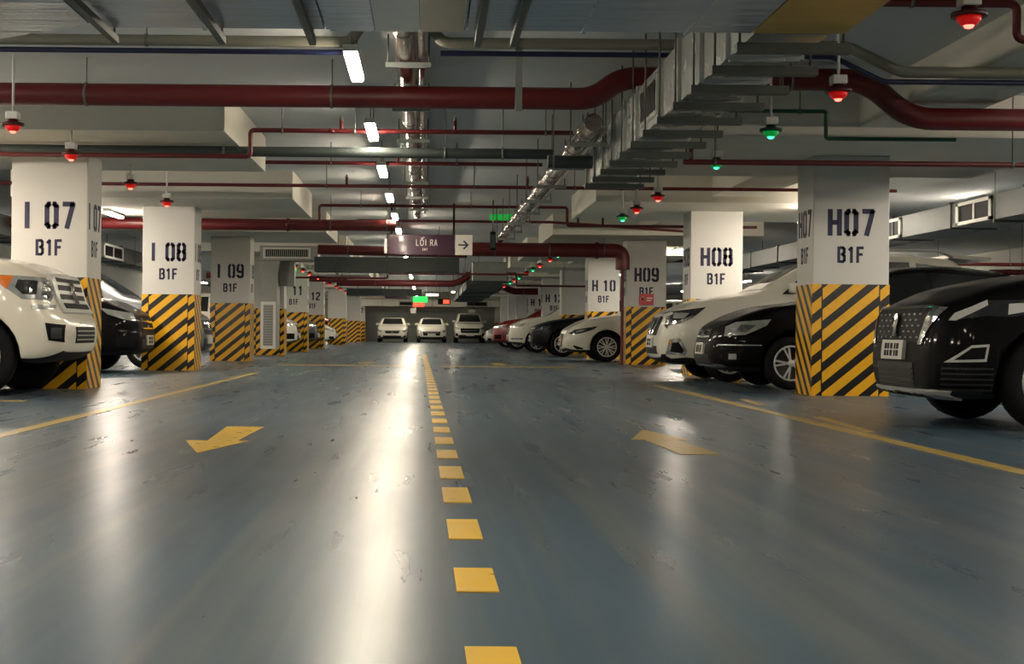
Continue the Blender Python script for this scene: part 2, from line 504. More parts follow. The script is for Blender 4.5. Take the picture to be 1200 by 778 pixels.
# ------------------------------------------------------------------ floor markings
def flat(name, polys, m, label, cat, group=None, z=0.004):
    b = B()
    for p in polys: b.prism(p, 0.0005, z, m)
    return tag(b.obj(name), label, cat, group)
def dx(d): return 0.166 - 0.0046*d
dash = [(2.86, 3.16), (3.83, 4.21), (4.8, 5.3), (5.83, 6.38), (6.78, 7.38), (7.85, 8.4)]
while dash[-1][1] < 42: dash.append((dash[-1][0]+1.0, dash[-1][1]+1.0))
WORDS = 'first second third fourth fifth sixth seventh eighth ninth tenth eleventh twelfth thirteenth fourteenth fifteenth sixteenth seventeenth eighteenth nineteenth twentieth'.split()
def ordinal(i):
    if i < 20: return WORDS[i]
    tens = {2: 'twenty', 3: 'thirty', 4: 'forty'}
    return tens[(i+1)//10] + ('-' + WORDS[(i+1) % 10 - 1] if (i+1) % 10 else '') if (i+1) % 10 else {20: 'twentieth', 30: 'thirtieth', 40: 'fortieth'}[i+1]
for i, (a, c) in enumerate(dash):
    hw = 0.058
    flat('lane_dash', [[(dx(a)-hw, a), (dx(a)+hw, a), (dx(c)+hw, c), (dx(c)-hw, c)]], M['yellow'],
         f'yellow painted lane dash on the floor, {ordinal(i)} from the picture\'s bottom edge', 'lane dash', 'centre line dashes')
def arrow(pts, m, label):
    flat('floor_arrow', [pts], m, label, 'floor arrow', 'lane arrows')
arrow([(-1.30, 8.05), (-1.12, 8.95), (-1.19, 8.95), (-1.17, 10.25), (-1.44, 10.25), (-1.38, 8.95), (-1.52, 8.95)], M['yellow'],
      'bright yellow floor arrow in the left lane pointing towards the viewer')
arrow([(1.595, 10.3), (1.37, 9.35), (1.46, 9.35), (1.5, 8.25), (1.74, 8.25), (1.68, 9.35), (1.76, 9.35)], M['yellowworn'],
      'worn yellow floor arrow in the right lane pointing away')
for (px, d0, d1, t) in ((-1.30, 30, 32.3, 0), (1.6, 30, 32.3, 1)):
    s = 1 if t else -1
    a0, a1 = (d0, d1)
    tip, base = (a1, a0) if t else (a0, a1)
    mid = tip + (base-tip)*0.42
    arrow([(px, tip), (px-.2, mid), (px-.1, mid), (px-.13, base), (px+.13, base), (px+.1, mid), (px+.2, mid)], M['yellowworn'],
          'faint far floor arrow in the %s lane beyond the nearer arrow' % ('right' if t else 'left'))
flat('bay_line', [[(-2.83, 3.0), (-2.72, 3.0), (-2.72, 23.2), (-2.83, 23.2)]], M['yellowworn'], 'long yellow line along the front of the left bays', 'floor line')
flat('bay_line', [[(3.06, 3.0), (3.17, 3.0), (3.2, 19.0), (3.09, 19.0)]], M['yellowworn'], 'long yellow line along the front of the right bays', 'floor line')
flat('bay_line', [[(-8.6, 13.5), (-3.85, 13.5), (-3.85, 13.62), (-8.6, 13.62)]], M['yellowworn'], 'short yellow bay divider on the floor beside the white off-roader', 'floor line')
flat('bay_line', [[(3.22, 10.3), (3.3, 10.3), (3.42, 12.1), (3.34, 12.1)]], M['yellowworn'], 'short worn yellow line beside the right bay line', 'floor line')
flat('bay_line', [[(3.3, 14.0), (3.38, 14.0), (3.5, 15.3), (3.42, 15.3)]], M['yellowworn'], 'small worn yellow mark before column H 07', 'floor line')
flat('stop_line', [[(-3.0, 28.2), (-0.3, 28.2), (-0.3, 28.9), (-3.0, 28.9)]], M['yellowworn'], 'faint yellow bar across the left lane near column I 09', 'floor line')
flat('stop_line', [[(0.3, 28.2), (3.0, 28.2), (3.0, 28.9), (0.3, 28.9)]], M['yellowworn'], 'faint yellow bar across the right lane near column H 09', 'floor line')

# ------------------------------------------------------------------ pipes
def hanger(parent, x, d, z, r, m=None, top=ZC, org=(0, 0, 0)):
    b = B()
    b.tube([(x, d, z+r*0.9), (x, d, top)], 0.006, M['rod'], 8)
    b.lathe([(r+.008, -.012), (r+.008, .012)], (x, d, z), (1, 0, 0), M['rod'], 16)
    b.obj('hanger_rod', parent)
def zceil(x, d):
    for cx in COLX:
        if cx-2.25 < x < cx+2.25:
            kk = (d-16.4+1.55) % PITCH
            if kk < 3.8 and d > 14: return 2.8
        if cx > 0 and abs(x-cx) < .4: return 2.9
    return ZC
def pipe(name, label, pts, r, m, cat='pipe', br=0.0, hang=(), sprink=(), flange=(), group=None, seg=14):
    path = fillet(pts, br) if br else pts
    b = B().tube(path, r, m, seg)
    o = tag(b.obj(name), label, cat, group)
    sharp(o, 50)
    def at(x):
        for p, q in zip(pts, pts[1:]):
            if min(p[0], q[0])-1e-6 <= x <= max(p[0], q[0])+1e-6 and abs(q[0]-p[0]) > 1e-6:
                t = (x-p[0])/(q[0]-p[0]); return p[1]+(q[1]-p[1])*t, p[2]+(q[2]-p[2])*t
        return pts[0][1], pts[0][2]
    for x in hang:
        d, z = at(x); hanger(o, x, d, z, r, top=zceil(x, d))
    for x in sprink:
        d, z = at(x)
        q = B().tube([(x, d, z), (x, d, z+.12)], max(.012, r*.8), m, 8)
        q.lathe([(.02, 0), (.026, .01), (.012, .03), (.02, .045)], (x, d, z+.12), (0, 0, 1), M['rod'], 10)
        q.obj('sprinkler_head', o)
    for x in flange:
        d, z = at(x)
        B().lathe([(r*1.18, -.03), (r*1.18, .03)], (x, d, z), (1, 0, 0), m, 18).obj('coupling', o)
    return o
# near to far
pipe('sprinkler_pipe', 'thin dark red pipe turning down at the upper right corner', [(3.15, 10.2, 3.12), (4.26, 10.2, 3.12), (4.26, 10.2, 2.86), (4.75, 10.2, 2.86)], .03, M['red'], br=.06, hang=(3.5,))
pipe('service_pipe', 'grey beige pipe high across the upper left, ending beside the nearest lamp', [(-6.0, 11.5, 3.065), (-.64, 11.5, 3.065), (-.52, 11.5, 3.24)], .045, M['greypipe'], br=.06, hang=(-2.3,))
pipe('service_pipe', 'grey beige pipe high across the upper right, dropping beyond the duct', [(-.02, 11.5, 3.24), (.12, 11.5, 3.065), (3.42, 11.5, 3.065), (3.86, 11.5, 2.86), (6.6, 11.5, 2.86)], .045, M['greypipe'], br=.06, hang=(.72, 2.8))
pipe('service_pipe', 'thin blue pipe under the grey beige pipe at the upper left', [(-6.0, 11.5, 2.98), (-.66, 11.5, 2.98)], .022, M['bluepipe'])
pipe('service_pipe', 'thin blue pipe under the grey beige pipe at the upper right', [(.1, 11.5, 2.98), (3.3, 11.5, 2.98), (3.72, 11.5, 2.78), (6.6, 11.5, 2.78)], .022, M['bluepipe'], br=.05)
pipe('fire_main', 'big dark red fire main crossing near the front, rising at both ends of the duct', [(-6.0, 13.2, 2.9), (1.56, 13.2, 2.9), (1.8, 13.2, 3.1), (4.1, 13.2, 3.1), (4.52, 13.2, 2.74), (8.0, 13.2, 2.74)], .104, M['red'], br=.22, hang=(-3.2, -.9, .85, 3.4), flange=(3.3,), seg=24)
pipe('insulated_pipe', 'dark grey insulated pipe with a rounded end hanging over the lane before column I 07', [(-6.0, 15.9, 2.72), (1.42, 15.9, 2.72)], .058, M['darkgrey'], hang=(-2.3, .2, .85), seg=18)
pipe('insulated_pipe', 'short dark grey insulated pipe stub beside the ceiling duct', [(1.3, 15.2, 2.55), (1.78, 15.2, 2.55)], .07, M['darkgrey'], hang=(1.36,))
pipe('sprinkler_pipe', 'thin dark red pipe that steps up beside the ceiling panel over column I 07', [(-6.0, 15.5, 2.615), (-1.95, 15.5, 2.615), (-1.95, 15.5, 2.905), (1.6, 15.5, 2.905)], .026, M['red'], br=.05, hang=(-1.6, -.8, 1.3), sprink=(-.95, .3), flange=(-1.05,))
pipe('sprinkler_pipe', 'thin dark red pipe starting behind the ceiling panel of column I 07', [(-3.2, 19.0, 2.97), (1.55, 19.0, 2.97)], .026, M['red'], hang=(-1.3, .4), sprink=(-.4,))
pipe('sprinkler_pipe', 'thin dark red pipe ending at column H 07 over the right bays', [(2.58, 14.2, 2.44), (6.5, 14.2, 2.44)], .028, M['red'], hang=(2.9, 5.9), sprink=(2.66,))
pipe('sprinkler_pipe', 'long thin red pipe crossing before columns I 08 and H 08', [(-7.0, 21.0, 2.865), (7.0, 21.0, 2.865)], .026, M['red'], hang=(-1.5, .7, 2.2), sprink=(-1.2, 1.5), flange=(2.9,))
pipe('sprinkler_pipe', 'thin red pipe over the lane with a step down at both ends', [(-3.5, 25.6, 2.68), (-1.95, 25.6, 2.68), (-1.95, 25.6, 2.98), (2.55, 25.6, 2.98), (2.55, 25.6, 2.65), (6.0, 25.6, 2.65)], .027, M['red'], br=.05, hang=(-1.2, .8), sprink=(2.75, 3.2))
pipe('sprinkler_pipe', 'thin red pipe just behind the stepped red pipe', [(-1.4, 28.4, 2.93), (2.5, 28.4, 2.93), (6.0, 28.4, 2.72)], .027, M['red'], hang=(-.4, 1.4))
pipe('fire_main', 'big red fire main from the left bays ending over the lane at the round pipe', [(-7.8, 26.4, 2.68), (-.58, 26.4, 2.68)], .105, M['red'], hang=(-6.6, -1.8, -.75), flange=(-2.6,), seg=20)
pipe('fire_main', 'thick red fire main ending in an elbow beside column H 09', [(1.0, 31.0, 2.52), (4.32, 31.0, 2.52), (4.32, 31.0, 2.1)], .155, M['red'], br=.26, hang=(1.5, 2.7, 3.9), flange=(3.75,), seg=22)
pipe('standpipe', 'thin red drop pipe running down the edge of column H 09', [(4.36, 31.3, 2.36), (4.36, 31.3, .55), (4.36, 31.3, .0)], .035, M['red'])
pipe('fire_main', 'red fire main above the wide dark duct across the lane', [(-2.62, 34.0, 2.66), (.98, 34.0, 2.6)], .12, M['red'], hang=(-1.9, .3), seg=18)
pipe('condensate_pipe', 'thin green pipe stepping down in the right bays', [(3.0, 14.0, 2.93), (3.96, 14.0, 2.93), (3.96, 14.0, 2.66), (5.25, 14.0, 2.66)], .02, M['greenpipe'], br=.03, hang=(3.7,))
# far pipework
pipe('fire_main', 'far red fire main crossing under the lamps, with a curved end', [(-3.5, 55.0, 2.57), (1.2, 55.0, 2.57), (1.75, 55.0, 2.95)], .13, M['red'], br=.3, hang=(-2, .4))
pipe('fire_main', 'short red fire main elbow behind column H 12', [(3.2, 58.0, 2.56), (3.55, 58.0, 2.38), (4.6, 58.0, 2.38)], .14, M['red'], br=.2, hang=(4.0,))
pipe('sprinkler_pipe', 'thin dark pipe crossing below the wide dark duct', [(-4.2, 40.0, 2.2), (-1.1, 40.0, 2.2), (-1.1, 40.0, 2.34), (2.9, 40.0, 2.34)], .03, M['red'], br=.05, hang=(-2.4, 1.1))
pipe('sprinkler_pipe', 'thin red pipe between columns H 09 and H 11 with a small step', [(1.2, 43.0, 2.5), (2.75, 43.0, 2.5), (2.75, 43.0, 2.12), (5.1, 43.0, 2.12)], .03, M['red'], br=.05, hang=(1.6, 4.2))
pipe('sprinkler_pipe', 'distant thin pipe below the far red main', [(-6.0, 48.0, 2.4), (-2.2, 48.0, 2.4)], .03, M['red'], hang=(-2.6,))
pipe('fire_main', 'far red pipe over the left bays near column I 12', [(-7.8, 50.0, 2.62), (-2.8, 50.0, 2.5)], .1, M['red'], hang=(-3.2,))
pipe('fire_main', 'far red pipe seen between columns H 07 and H 08', [(4.8, 44.0, 3.05), (13.0, 44.0, 3.05)], .13, M['red'], hang=(7.6, 12))
pipe('sprinkler_pipe', 'thin pipe with a step on the far right over the parked cars', [(10.2, 30.0, 2.42), (10.2, 30.0, 2.24), (16.0, 30.0, 2.24)], .035, M['red'], hang=(10.9,))
pipe('fire_main', 'dark red pipe crossing over the cars at the far right', [(9.6, 28.0, 2.14), (12.3, 28.0, 2.14)], .035, M['red'], hang=(11.6,))
o = pipe('fire_valve_set', 'cluster of red valves and pipes at the far right', [(12.2, 30.5, 2.1), (14.0, 30.5, 2.1)], .06, M['red'], cat='valves', hang=(12.9,))
B().tube([(12.2, 30.5, 1.9), (14.0, 30.5, 1.9)], .05, M['red']).tube([(12.6, 30.5, 2.16), (12.6, 30.5, 1.7)], .05, M['red']).tube([(13.3, 30.5, 2.16), (13.3, 30.5, 1.7)], .05, M['red']).lathe([(.12, -.02), (.12, .02)], (12.9, 30.4, 2.0), (0, 1, 0), M['red']).obj('valve', o)

# pipes running along the aisle
def longpipe(name, label, x, z, d0, d1, r, m, joints, cat='pipe', hang=()):
    b = B().tube([(x, d0, z), (x, d1, z)], r, m, 20)
    o = tag(b.obj(name), label, cat); sharp(o, 50)
    for d in joints:
        B().lathe([(r*1.05, -.03), (r*1.09, 0), (r*1.05, .03)], (x, d, z), (0, 1, 0), m, 20).obj('jacket_joint', o)
    for d in hang:
        q = B()
        q.cbox((x+.03, d, z-r-.03), (r*2+.22, .042, .042), M['galvdull'])
        for rx in (-r-.06, r+.12): q.tube([(x+rx, d, z-r-.02), (x+rx, d, ZC)], .007, M['rod'], 8)
        q.obj('hanger_frame', o)
    return o
longpipe('foil_pipe', 'foil jacketed round pipe running along the ceiling beside the lamps', -.2, 3.1, 10.4, 29.0, .085, M['foil'], [11.1+1.2*i for i in range(15)], hang=[12.05+2.4*i for i in range(7)])
longpipe('foil_pipe', 'slimmer foil pipe close alongside the round pipe by the lamps', -.055, 3.08, 10.8, 28.0, .038, M['foil'], [12+1.4*i for i in range(11)])
longpipe('foil_pipe', 'foil jacketed pipe running left of the ceiling duct', 1.6, 2.74, 13.6, 30.7, .088, M['foil'], [14.2+1.2*i for i in range(14)], hang=[14.3+2.1*i for i in range(8)])
longpipe('foil_pipe', 'slim foil pipe along the inner side of the duct side pipe', 1.742, 2.72, 13.9, 26.5, .038, M['foil'], [15+1.4*i for i in range(8)])

# ------------------------------------------------------------------ ducts
def along_duct():
    r = empty('air_duct', (2.12, 12.2, 2.46), 'galvanised air duct running along the ceiling right of the lane', 'duct')
    ox, oy, oz = r.location
    secs = [8.2, 8.9, 9.75, 10.6, 11.4, 12.7, 13.5, 14.3, 15.1, 15.9, 16.6]
    for i, (a, c) in enumerate(zip(secs, secs[1:])):
        m = M['galv']
        q = B()
        q.box((1.9-ox, a-oy, 0), (2.34-ox, c-.012-oy, .45), m)
        s = q.obj('duct_section', r)
        f = B()
        for (x0, x1, z0, z1) in ((1.872, 1.9, -.02, .47), (2.34, 2.368, -.02, .47), (1.9, 2.34, -.03, 0), (1.9, 2.34, .45, .475)):
            f.box((x0-ox, c-.035-oy, z0), (x1-ox, c+.02-oy, z1), M['galv'])
        f.obj('flange', s)
        if i == 4:
            g = B()
            g.box((1.878-ox, a+.18-oy, .06), (1.9-ox, c-.2-oy, .39), M['galv'])
            g.box((1.874-ox, a+.24-oy, .1), (1.88-ox, c-.26-oy, .35), M['black'])
            for j in range(7): g.box((1.868-ox, a+.26+.11*j-oy, .1), (1.878-ox, a+.275+.11*j-oy, .35), M['strut'])
            g.obj('side_grille', s)
    d = 8.3
    while d < 16.6:
        q = B().box((1.82-ox, d-oy, -.085), (2.5-ox, d+.09-oy, -.03), M['strut'])
        for x in (1.845, 2.46): q.tube([(x-ox, d+.045-oy, -.03), (x-ox, d+.045-oy, zceil(x, d)-oz-.0)], .008, M['rod'], 8)
        q.obj('hanger_channel', r)
        d += .72
    return r
along_duct()
def cross_duct():
    oy, oz = 7.4, 2.46
    r = empty('air_duct', (0, oy, oz), 'wide film wrapped duct crossing the ceiling at the top of the picture', 'duct')
    n0, f0 = 6.5-oy, 8.19-oy
    xs = [-1.95, -1.3, -.6, .22, .9, 1.5, 1.88, 2.42]
    ms = ['galvblue']*6 + ['yellowreflect']
    B().prism([(-4.6, n0), (-1.955, n0), (-1.955, 8.1-oy), (-2.6, 8.55-oy), (-4.6, 9.3-oy)], 0, .44, M['galvblue']).obj('duct_section', r)
    for x0, x1, m in zip(xs, xs[1:], ms):
        s = B().box((x0+.004, n0, 0), (x1-.004, f0, .44), M[m], .004).obj('duct_section', r)
        if x0 in (-1.3, .9, 1.5): B().box((x0-.012, n0, -.012), (x0+.012, f0+.012, .0), M['galvblue']).obj('flange', s)
    for x0, x1, m in ((-.57, -.31, 'galvblue'), (-.31, -.05, 'galvwhite'), (-.05, .205, 'galvcream')):
        B().box((x0+.003, 7.38-oy, -.014), (x1-.003, 8.17-oy, -.001), M[m]).obj('cover_sheet', r)
    for x in (-1.84, -1.21, -.68, .29, .5):
        q = B().box((x-.02, 6.6-oy, -.075), (x+.02, 8.08-oy, -.034), M['strut'])
        for dd in (6.45, 8.25): q.tube([(x, dd-oy, -.07), (x, dd-oy, ZC-oz)], .007, M['rod'], 8)
        q.box((x-.02, 6.4-oy, -.075), (x+.02, 6.6-oy, -.034), M['strut']).box((x-.02, 8.08-oy, -.075), (x+.02, 8.28-oy, -.034), M['strut'])
        q.obj('hanger_channel', r)
    return r
cross_duct()
def box_duct(name, label, lo, hi, m, secs_axis=0, n=4, grilles=(), cat='duct', hang=True):
    c = [(lo[i]+hi[i])/2 for i in range(3)]; c[2] = lo[2]
    r = empty(name, c, label, cat)
    for i in range(n):
        a = list(lo); z = list(hi)
        L_ = hi[secs_axis]-lo[secs_axis]
        a[secs_axis] = lo[secs_axis]+L_*i/n+.004; z[secs_axis] = lo[secs_axis]+L_*(i+1)/n-.004
        s = B().box([a[k]-c[k] for k in range(3)], [z[k]-c[k] for k in range(3)], m, .004).obj('duct_section', r)
        if i < n-1:
            f = B()
            e = .025
            p = z[secs_axis]-c[secs_axis]
            la = [lo[k]-c[k]-e for k in range(3)]; ha = [hi[k]-c[k]+e for k in range(3)]
            la[secs_axis] = p-.02; ha[secs_axis] = p+.028
            # four strips round the joint
            o1, o2 = [k for k in range(3) if k != secs_axis]
            for (ax_, side) in ((o1, 0), (o1, 1), (o2, 0), (o2, 1)):
                q0, q1 = list(la), list(ha)
                if side == 0: q1[ax_] = la[ax_]+e
                else: q0[ax_] = ha[ax_]-e
                f.box(q0, q1, m)
            f.obj('flange', s)
    if hang:
        for t in (.15, .5, .85):
            q = B()
            p = lo[secs_axis]+(hi[secs_axis]-lo[secs_axis])*t
            o1 = 1 - secs_axis
            for e in (lo[o1]-.03, hi[o1]+.03):
                v = [0, 0, 0]; v[secs_axis] = p-c[secs_axis]; v[o1] = e-c[o1]
                q.tube([(v[0], v[1], -.03), (v[0], v[1], (ZC if secs_axis == 0 or True else 0)-c[2])], .008, M['rod'], 8)
            a = [0, 0, -.05]; z = [0, 0, -.01]
            a[secs_axis] = p-.02-c[secs_axis]; z[secs_axis] = p+.02-c[secs_axis]
            a[o1] = lo[o1]-.05-c[o1]; z[o1] = hi[o1]+.05-c[o1]
            q.box(a, z, M['strut']); q.obj('hanger_channel', r)
    for (side, d0, d1, z0, z1) in grilles:   # grille on an x face: side = -1 / +1
        x = (lo[0] if side < 0 else hi[0]) - c[0]
        g = B()
        e = .035*side
        def sb(a0, a1, w0, w1, t, mm): g.box((min(x, x+t*side), a0-c[1], w0-c[2]), (max(x, x+t*side), a1-c[1], w1-c[2]), mm)
        sb(d0, d1, z0, z0+.05, .03, M['whitemetal']); sb(d0, d1, z1-.05, z1, .03, M['whitemetal'])
        sb(d0, d0+.1, z0, z1, .03, M['whitemetal']); sb(d1-.1, d1, z0, z1, .03, M['whitemetal'])
        sb(d0+.1, d1-.1, z0+.05, z1-.05, .008, M['black'])
        sb((d0+d1)/2-.03, (d0+d1)/2+.03, z0+.05, z1-.05, .02, M['whitemetal'])
        g.obj('vent_grille', r)
    return r
box_duct('air_duct', 'long grey duct with white framed vents at the far right over the cars', (8.4, 17.0, 2.44), (9.1, 42.0, 2.82), M['ductgrey'], 1, 9, [(-1, 20.9, 22.3, 2.45, 2.8), (-1, 24.9, 26.6, 2.45, 2.8), (-1, 29.5, 31.2, 2.45, 2.8)])
box_duct('air_duct', 'long grey duct with white framed vents behind the left columns', (-8.6, 24.0, 2.44), (-7.9, 52.0, 2.82), M['ductgrey'], 1, 9, [(1, 34.4, 36.6, 2.45, 2.8), (1, 46.2, 48.6, 2.4, 2.82)])
box_duct('air_duct', 'wide dark grey duct crossing the lane below the purple sign', (-2.92, 36.6, 2.24), (.86, 37.4, 2.62), M['darkgrey'], 0, 2)
box_duct('air_duct', 'second dark duct crossing the lane farther away', (-3.6, 63.5, 2.3), (-.2, 64.3, 2.6), M['darkgrey'], 0, 2)
box_duct('air_duct', 'far dark duct hanging along the right of the lane', (1.5, 52.5, 2.3), (2.85, 76.0, 2.62), M['darkgrey'], 1, 4)
box_duct('air_duct', 'dark duct block hanging at the end of the duct side pipe', (1.35, 41.2, 2.2), (2.35, 42.2, 2.75), M['galvdull'], 1, 2)
box_duct('air_duct', 'pale duct across the back wall with three vents', (-4.2, 90.8, 2.3), (5.0, 91.5, 2.75), M['whitemetal'], 0, 5)
def wall_vent(x0, x1, d, z0, z1, label, lit=False):
    r = empty('vent', ((x0+x1)/2, d, z0), label, 'vent')
    w = (x1-x0)/2
    B().box((-w, -.05, 0), (w, 0, z1-z0), M['greymetal']).obj('vent_frame', r)
    B().box((-w+.06, -.06, .06), (w-.06, -.045, z1-z0-.06), M['black']).obj('louvre', r)
    return r
wall_vent(-1.75, -.3, 90.75, 2.32, 2.62, 'dark vent in the pale back duct over the left white car')
wall_vent(2.6, 3.95, 90.75, 2.32, 2.66, 'dark vent in the pale back duct over the right white car')

def riser():
    r = empty('ventilation_riser', (-3.72, 37.6, 0), 'grey ventilation riser with slatted grille standing at column I 10', 'ventilation riser')
    oy = 37.6
    q = B().box((-.73, 0, 2.56), (.82, .8, 2.96), M['greymetal'], .006)
    q.obj('supply_box', r)
    q = B()
    q.box((-.64, -.03, 2.62), (.62, .0, 2.9), M['whitemetal'])
    q.box((-.59, -.034, 2.66), (.57, -.028, 2.86), M['black'])
    for i in range(22): q.box((-.585+i*.0535, -.04, 2.66), (-.565+i*.0535, -.03, 2.86), M['greymetal'])
    q.obj('supply_grille', r)
    q = B().box((-.72, .1, .2), (-.28, .9, 2.2), M['greymetal'], .006)
    q.poly3([(-.72, .1, 2.2), (-.28, .1, 2.2), (-.2, .1, 2.56), (-.64, .1, 2.56)], (0, .7, 0), M['greymetal'])
    q.obj('riser_shaft', r)
    q = B().box((-.7, .06, .2), (-.3, .1, 1.46), M['whitemetal'])
    q.box((-.63, .055, .28), (-.37, .062, 1.38), M['greymetal'])
    for i in range(16): q.box((-.63, .048, .3+i*.068), (-.37, .058, .318+i*.068), M['strut'])
    q.obj('return_grille', r)
    q = B().box((-.25, .5, 1.9), (.15, .9, 2.56), M['greymetal']); q.obj('duct_neck', r)
riser()

# ------------------------------------------------------------------ signs
def sign():
    r = empty('hanging_sign', (-.1, 28.0, 2.2), 'purple hanging sign reading LỐI RA with an arrow panel at its end', 'sign')
    q = B().box((-.66, 0, .03), (.66, .06, .43), M['purple'], .006); q.obj('sign_panel', r)
    q = B()
    letters(q, 'LO I RA'.replace('O I', 'OI'), (.1, -.001, .27), (1, 0, 0), (0, -1, 0), .125, M['signwhite'], stroke=.12, adv=.66)
    letters(q, 'EXIT', (.07, -.001, .135), (1, 0, 0), (0, -1, 0), .045, M['signwhite'], stroke=.16, adv=.62)
    q.obj('sign_lettering', r)
    q = B().box((.67, 0, .03), (1.01, .06, .43), M['signwhite'], .006); q.obj('arrow_panel', r)
    q = B()
    q.box((.73, -.004, .215), (.92, 0, .245), M['navy'])
    for s in (-1, 1): q.poly3([(.94, -.001, .23), (.85, -.001, .23+s*.09), (.82, -.001, .23+s*.075), (.895, -.001, .23)], (0, -.003, 0), M['navy'])
    q.obj('arrow_mark', r)
    for x in (-.6, .64):
        B().box((x-.02, .01, .43), (x+.02, .05, ZC-2.2), M['black']).obj('hanger_post', r)
    B().box((-.74, .0, .05), (-.69, .06, .34), M['signwhite']).obj('end_bracket', r)
sign()
def small_sign(x, d, z, w, h, m, label, cat='sign', t=.06, name='hanging_sign'):
    r = empty(name, (x, d, z), label, cat)
    B().box((-w/2, 0, 0), (w/2, t, h), M[m], .004).obj('sign_panel', r)
    B().tube([(-w*.35, t/2, h), (-w*.35, t/2, zceil(x, d)-z)], .012, M['rod'], 6).tube([(w*.35, t/2, h), (w*.35, t/2, zceil(x, d)-z)], .012, M['rod'], 6).obj('hanger_rod', r)
    return r
small_sign(-1.6, 74.5, 2.42, 1.15, .3, 'purple', 'distant purple hanging sign over the left lane')
small_sign(-.3, 72.0, 2.18, .75, .3, 'exitgreen', 'distant green glowing exit sign over the lane')
small_sign(.3, 70.0, 2.45, .62, .13, 'exitwhite', 'distant white lit sign panel beside the green exit sign')
small_sign(-.4, 76.0, 2.03, .6, .2, 'ledred', 'distant red lit display low over the left lane')
small_sign(1.0, 78.0, 2.2, .7, .3, 'black', 'distant black display board with red glow over the right lane')
tag(B().box((.95, 77.97, 2.25), (1.28, 77.999, 2.45), M['ledred']).obj('sign_light'), 'red glowing digits area on the distant black display board', 'display')
small_sign(-.72, 80.0, 1.72, .3, .28, 'signwhite', 'small white hanging board in front of the left white car at the back')
small_sign(2.6, 80.0, 1.78, .36, .18, 'signwhite', 'small white hanging board over the rightmost white car at the back')
def glow_box():  # added glowing panel in place of green light cast on the ceiling
    r = empty('ceiling_glow_panel', (1.62, 29.4, 3.0), 'added glowing panel standing in for green light on the ceiling beside the foil pipe', 'glow panel')
    B().box((-.31, 0, 0), (.01, .05, .17), M['ceilingglow'], .004).obj('glow_panel', r)
    B().box((.03, 0, 0), (.22, .05, .17), M['ceilingglow'], .004).obj('glow_panel', r)
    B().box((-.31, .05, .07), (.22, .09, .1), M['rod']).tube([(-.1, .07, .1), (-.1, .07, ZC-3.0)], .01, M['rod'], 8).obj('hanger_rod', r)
glow_box()
small_sign(-4.5+.0, 46.0, 2.62, .5, .2, 'exitgreen', 'green glowing exit sign beside the vent box at column I 10')
def speaker():
    r = empty('hanging_speaker', (1.28, 27.2, 2.28), 'narrow black box hanging from a bracket right of the purple sign', 'speaker')
    B().box((-.055, -.06, 0), (.055, .06, .36), M['black'], .008).obj('housing', r)
    B().box((-.04, -.068, .05), (.04, -.06, .3), M['darkgrey']).obj('front_panel', r)
    B().tube([(0, 0, .36), (0, 0, ZC-2.28)], .012, M['rod'], 8).obj('hanger_rod', r)
speaker()
r = empty('notice_sign', (4.94, 31.55, 1.34), 'small red notice on column H 09 above its hazard band', 'notice')
B().box((-.16, 0, 0), (.16, .044, .25), M['signred'], .004).obj('notice_board', r)
q = B()
q.lathe([(.055, 0), (.055, .004)], (-.09, -.001, .13), (0, -1, 0), M['signwhite'], 20)
q.lathe([(.042, .004), (.042, .006)], (-.09, -.001, .13), (0, -1, 0), M['signred'], 20)
q.box((.0, -.004, .14), (.13, 0, .165), M['signwhite']); q.box((.0, -.004, .09), (.1, 0, .11), M['signwhite'])
q.obj('notice_print', r)

# hanging strut drop by the red main
tag(B().box((.77, 12.4, 2.66), (.83, 12.44, ZC), M['galvdull']).obj('hanger_post'), 'plain steel post hanging from the ceiling before the red main', 'hanger post')

# ------------------------------------------------------------------ lamps
def lamp(x, d, z, label, m, group, L=1.15):
    r = empty('ceiling_light', (x, d, z), label, 'ceiling light', group)
    B().box((-.06, -L/2-.03, .031), (.06, L/2+.03, .085), M['whitemetal'], .005).obj('lamp_housing', r)
    B().box((-.05, -L/2, 0), (.05, L/2, .03), M[m], .01).obj('lamp_lens', r)
    zc = zceil(x, d)
    if zc-z > .09:
        B().tube([(0, -.4, .085), (0, -.4, zc-z)], .006, M['rod'], 8).tube([(0, .4, .085), (0, .4, zc-z)], .006, M['rod'], 8).obj('hanger_rod', r)
    return r
for i in (-4, -3, -2, *range(0, 21)):
    d = 11.6 + 3.8*i
    nth = i
    lab = f'long white lamp over the left lane, {ordinal(i)} from the camera' if i >= 0 else f'long white lamp over the left lane, {ordinal(-i-1)} one out of view above'
    lamp(-.61, d, 2.86, lab, 'tube', 'row of lamps over the lane')
BAY = [(-5.6, 25.2, 'lamp glowing between columns I 07 and I 08 in the left bays')]
for d in (3.7, 11.3, 18.9): BAY.append((-6.1, d, f'bay lamp beyond the left picture edge, {["third", "second", "first"][int((d-3)//7.6)]} before column I 08'))
for i, d in enumerate((34.1, 41.7, 49.3, 56.9, 64.5, 72.1, 79.7, 87.3)): BAY.append((-6.1, d, f'bay lamp hidden behind the left columns, {ordinal(i)} beyond column I 08'))
BAY.append((6.57, 36.9, 'lamp glowing between columns H 08 and H 09 in the right bays'))
for d in (3.7, 11.3, 19.3): BAY.append((8.75 if d > 12 else 7.4, d, f'bay lamp beyond the right picture edge, {["third", "second", "first"][int((d-3)//7.6)]} before column H 08'))
for i, d in enumerate((26.6, 45.6, 53.2, 60.8, 68.4, 76, 83.6)): BAY.append((7.2, d, f'bay lamp hidden behind the right columns, {ordinal(i)} beyond column H 07'))
for x, d, lab in BAY:
    lamp(x, d, 2.72 if zceil(x, d) < 3 else 2.86, lab, 'tubeside', 'bay lamps')
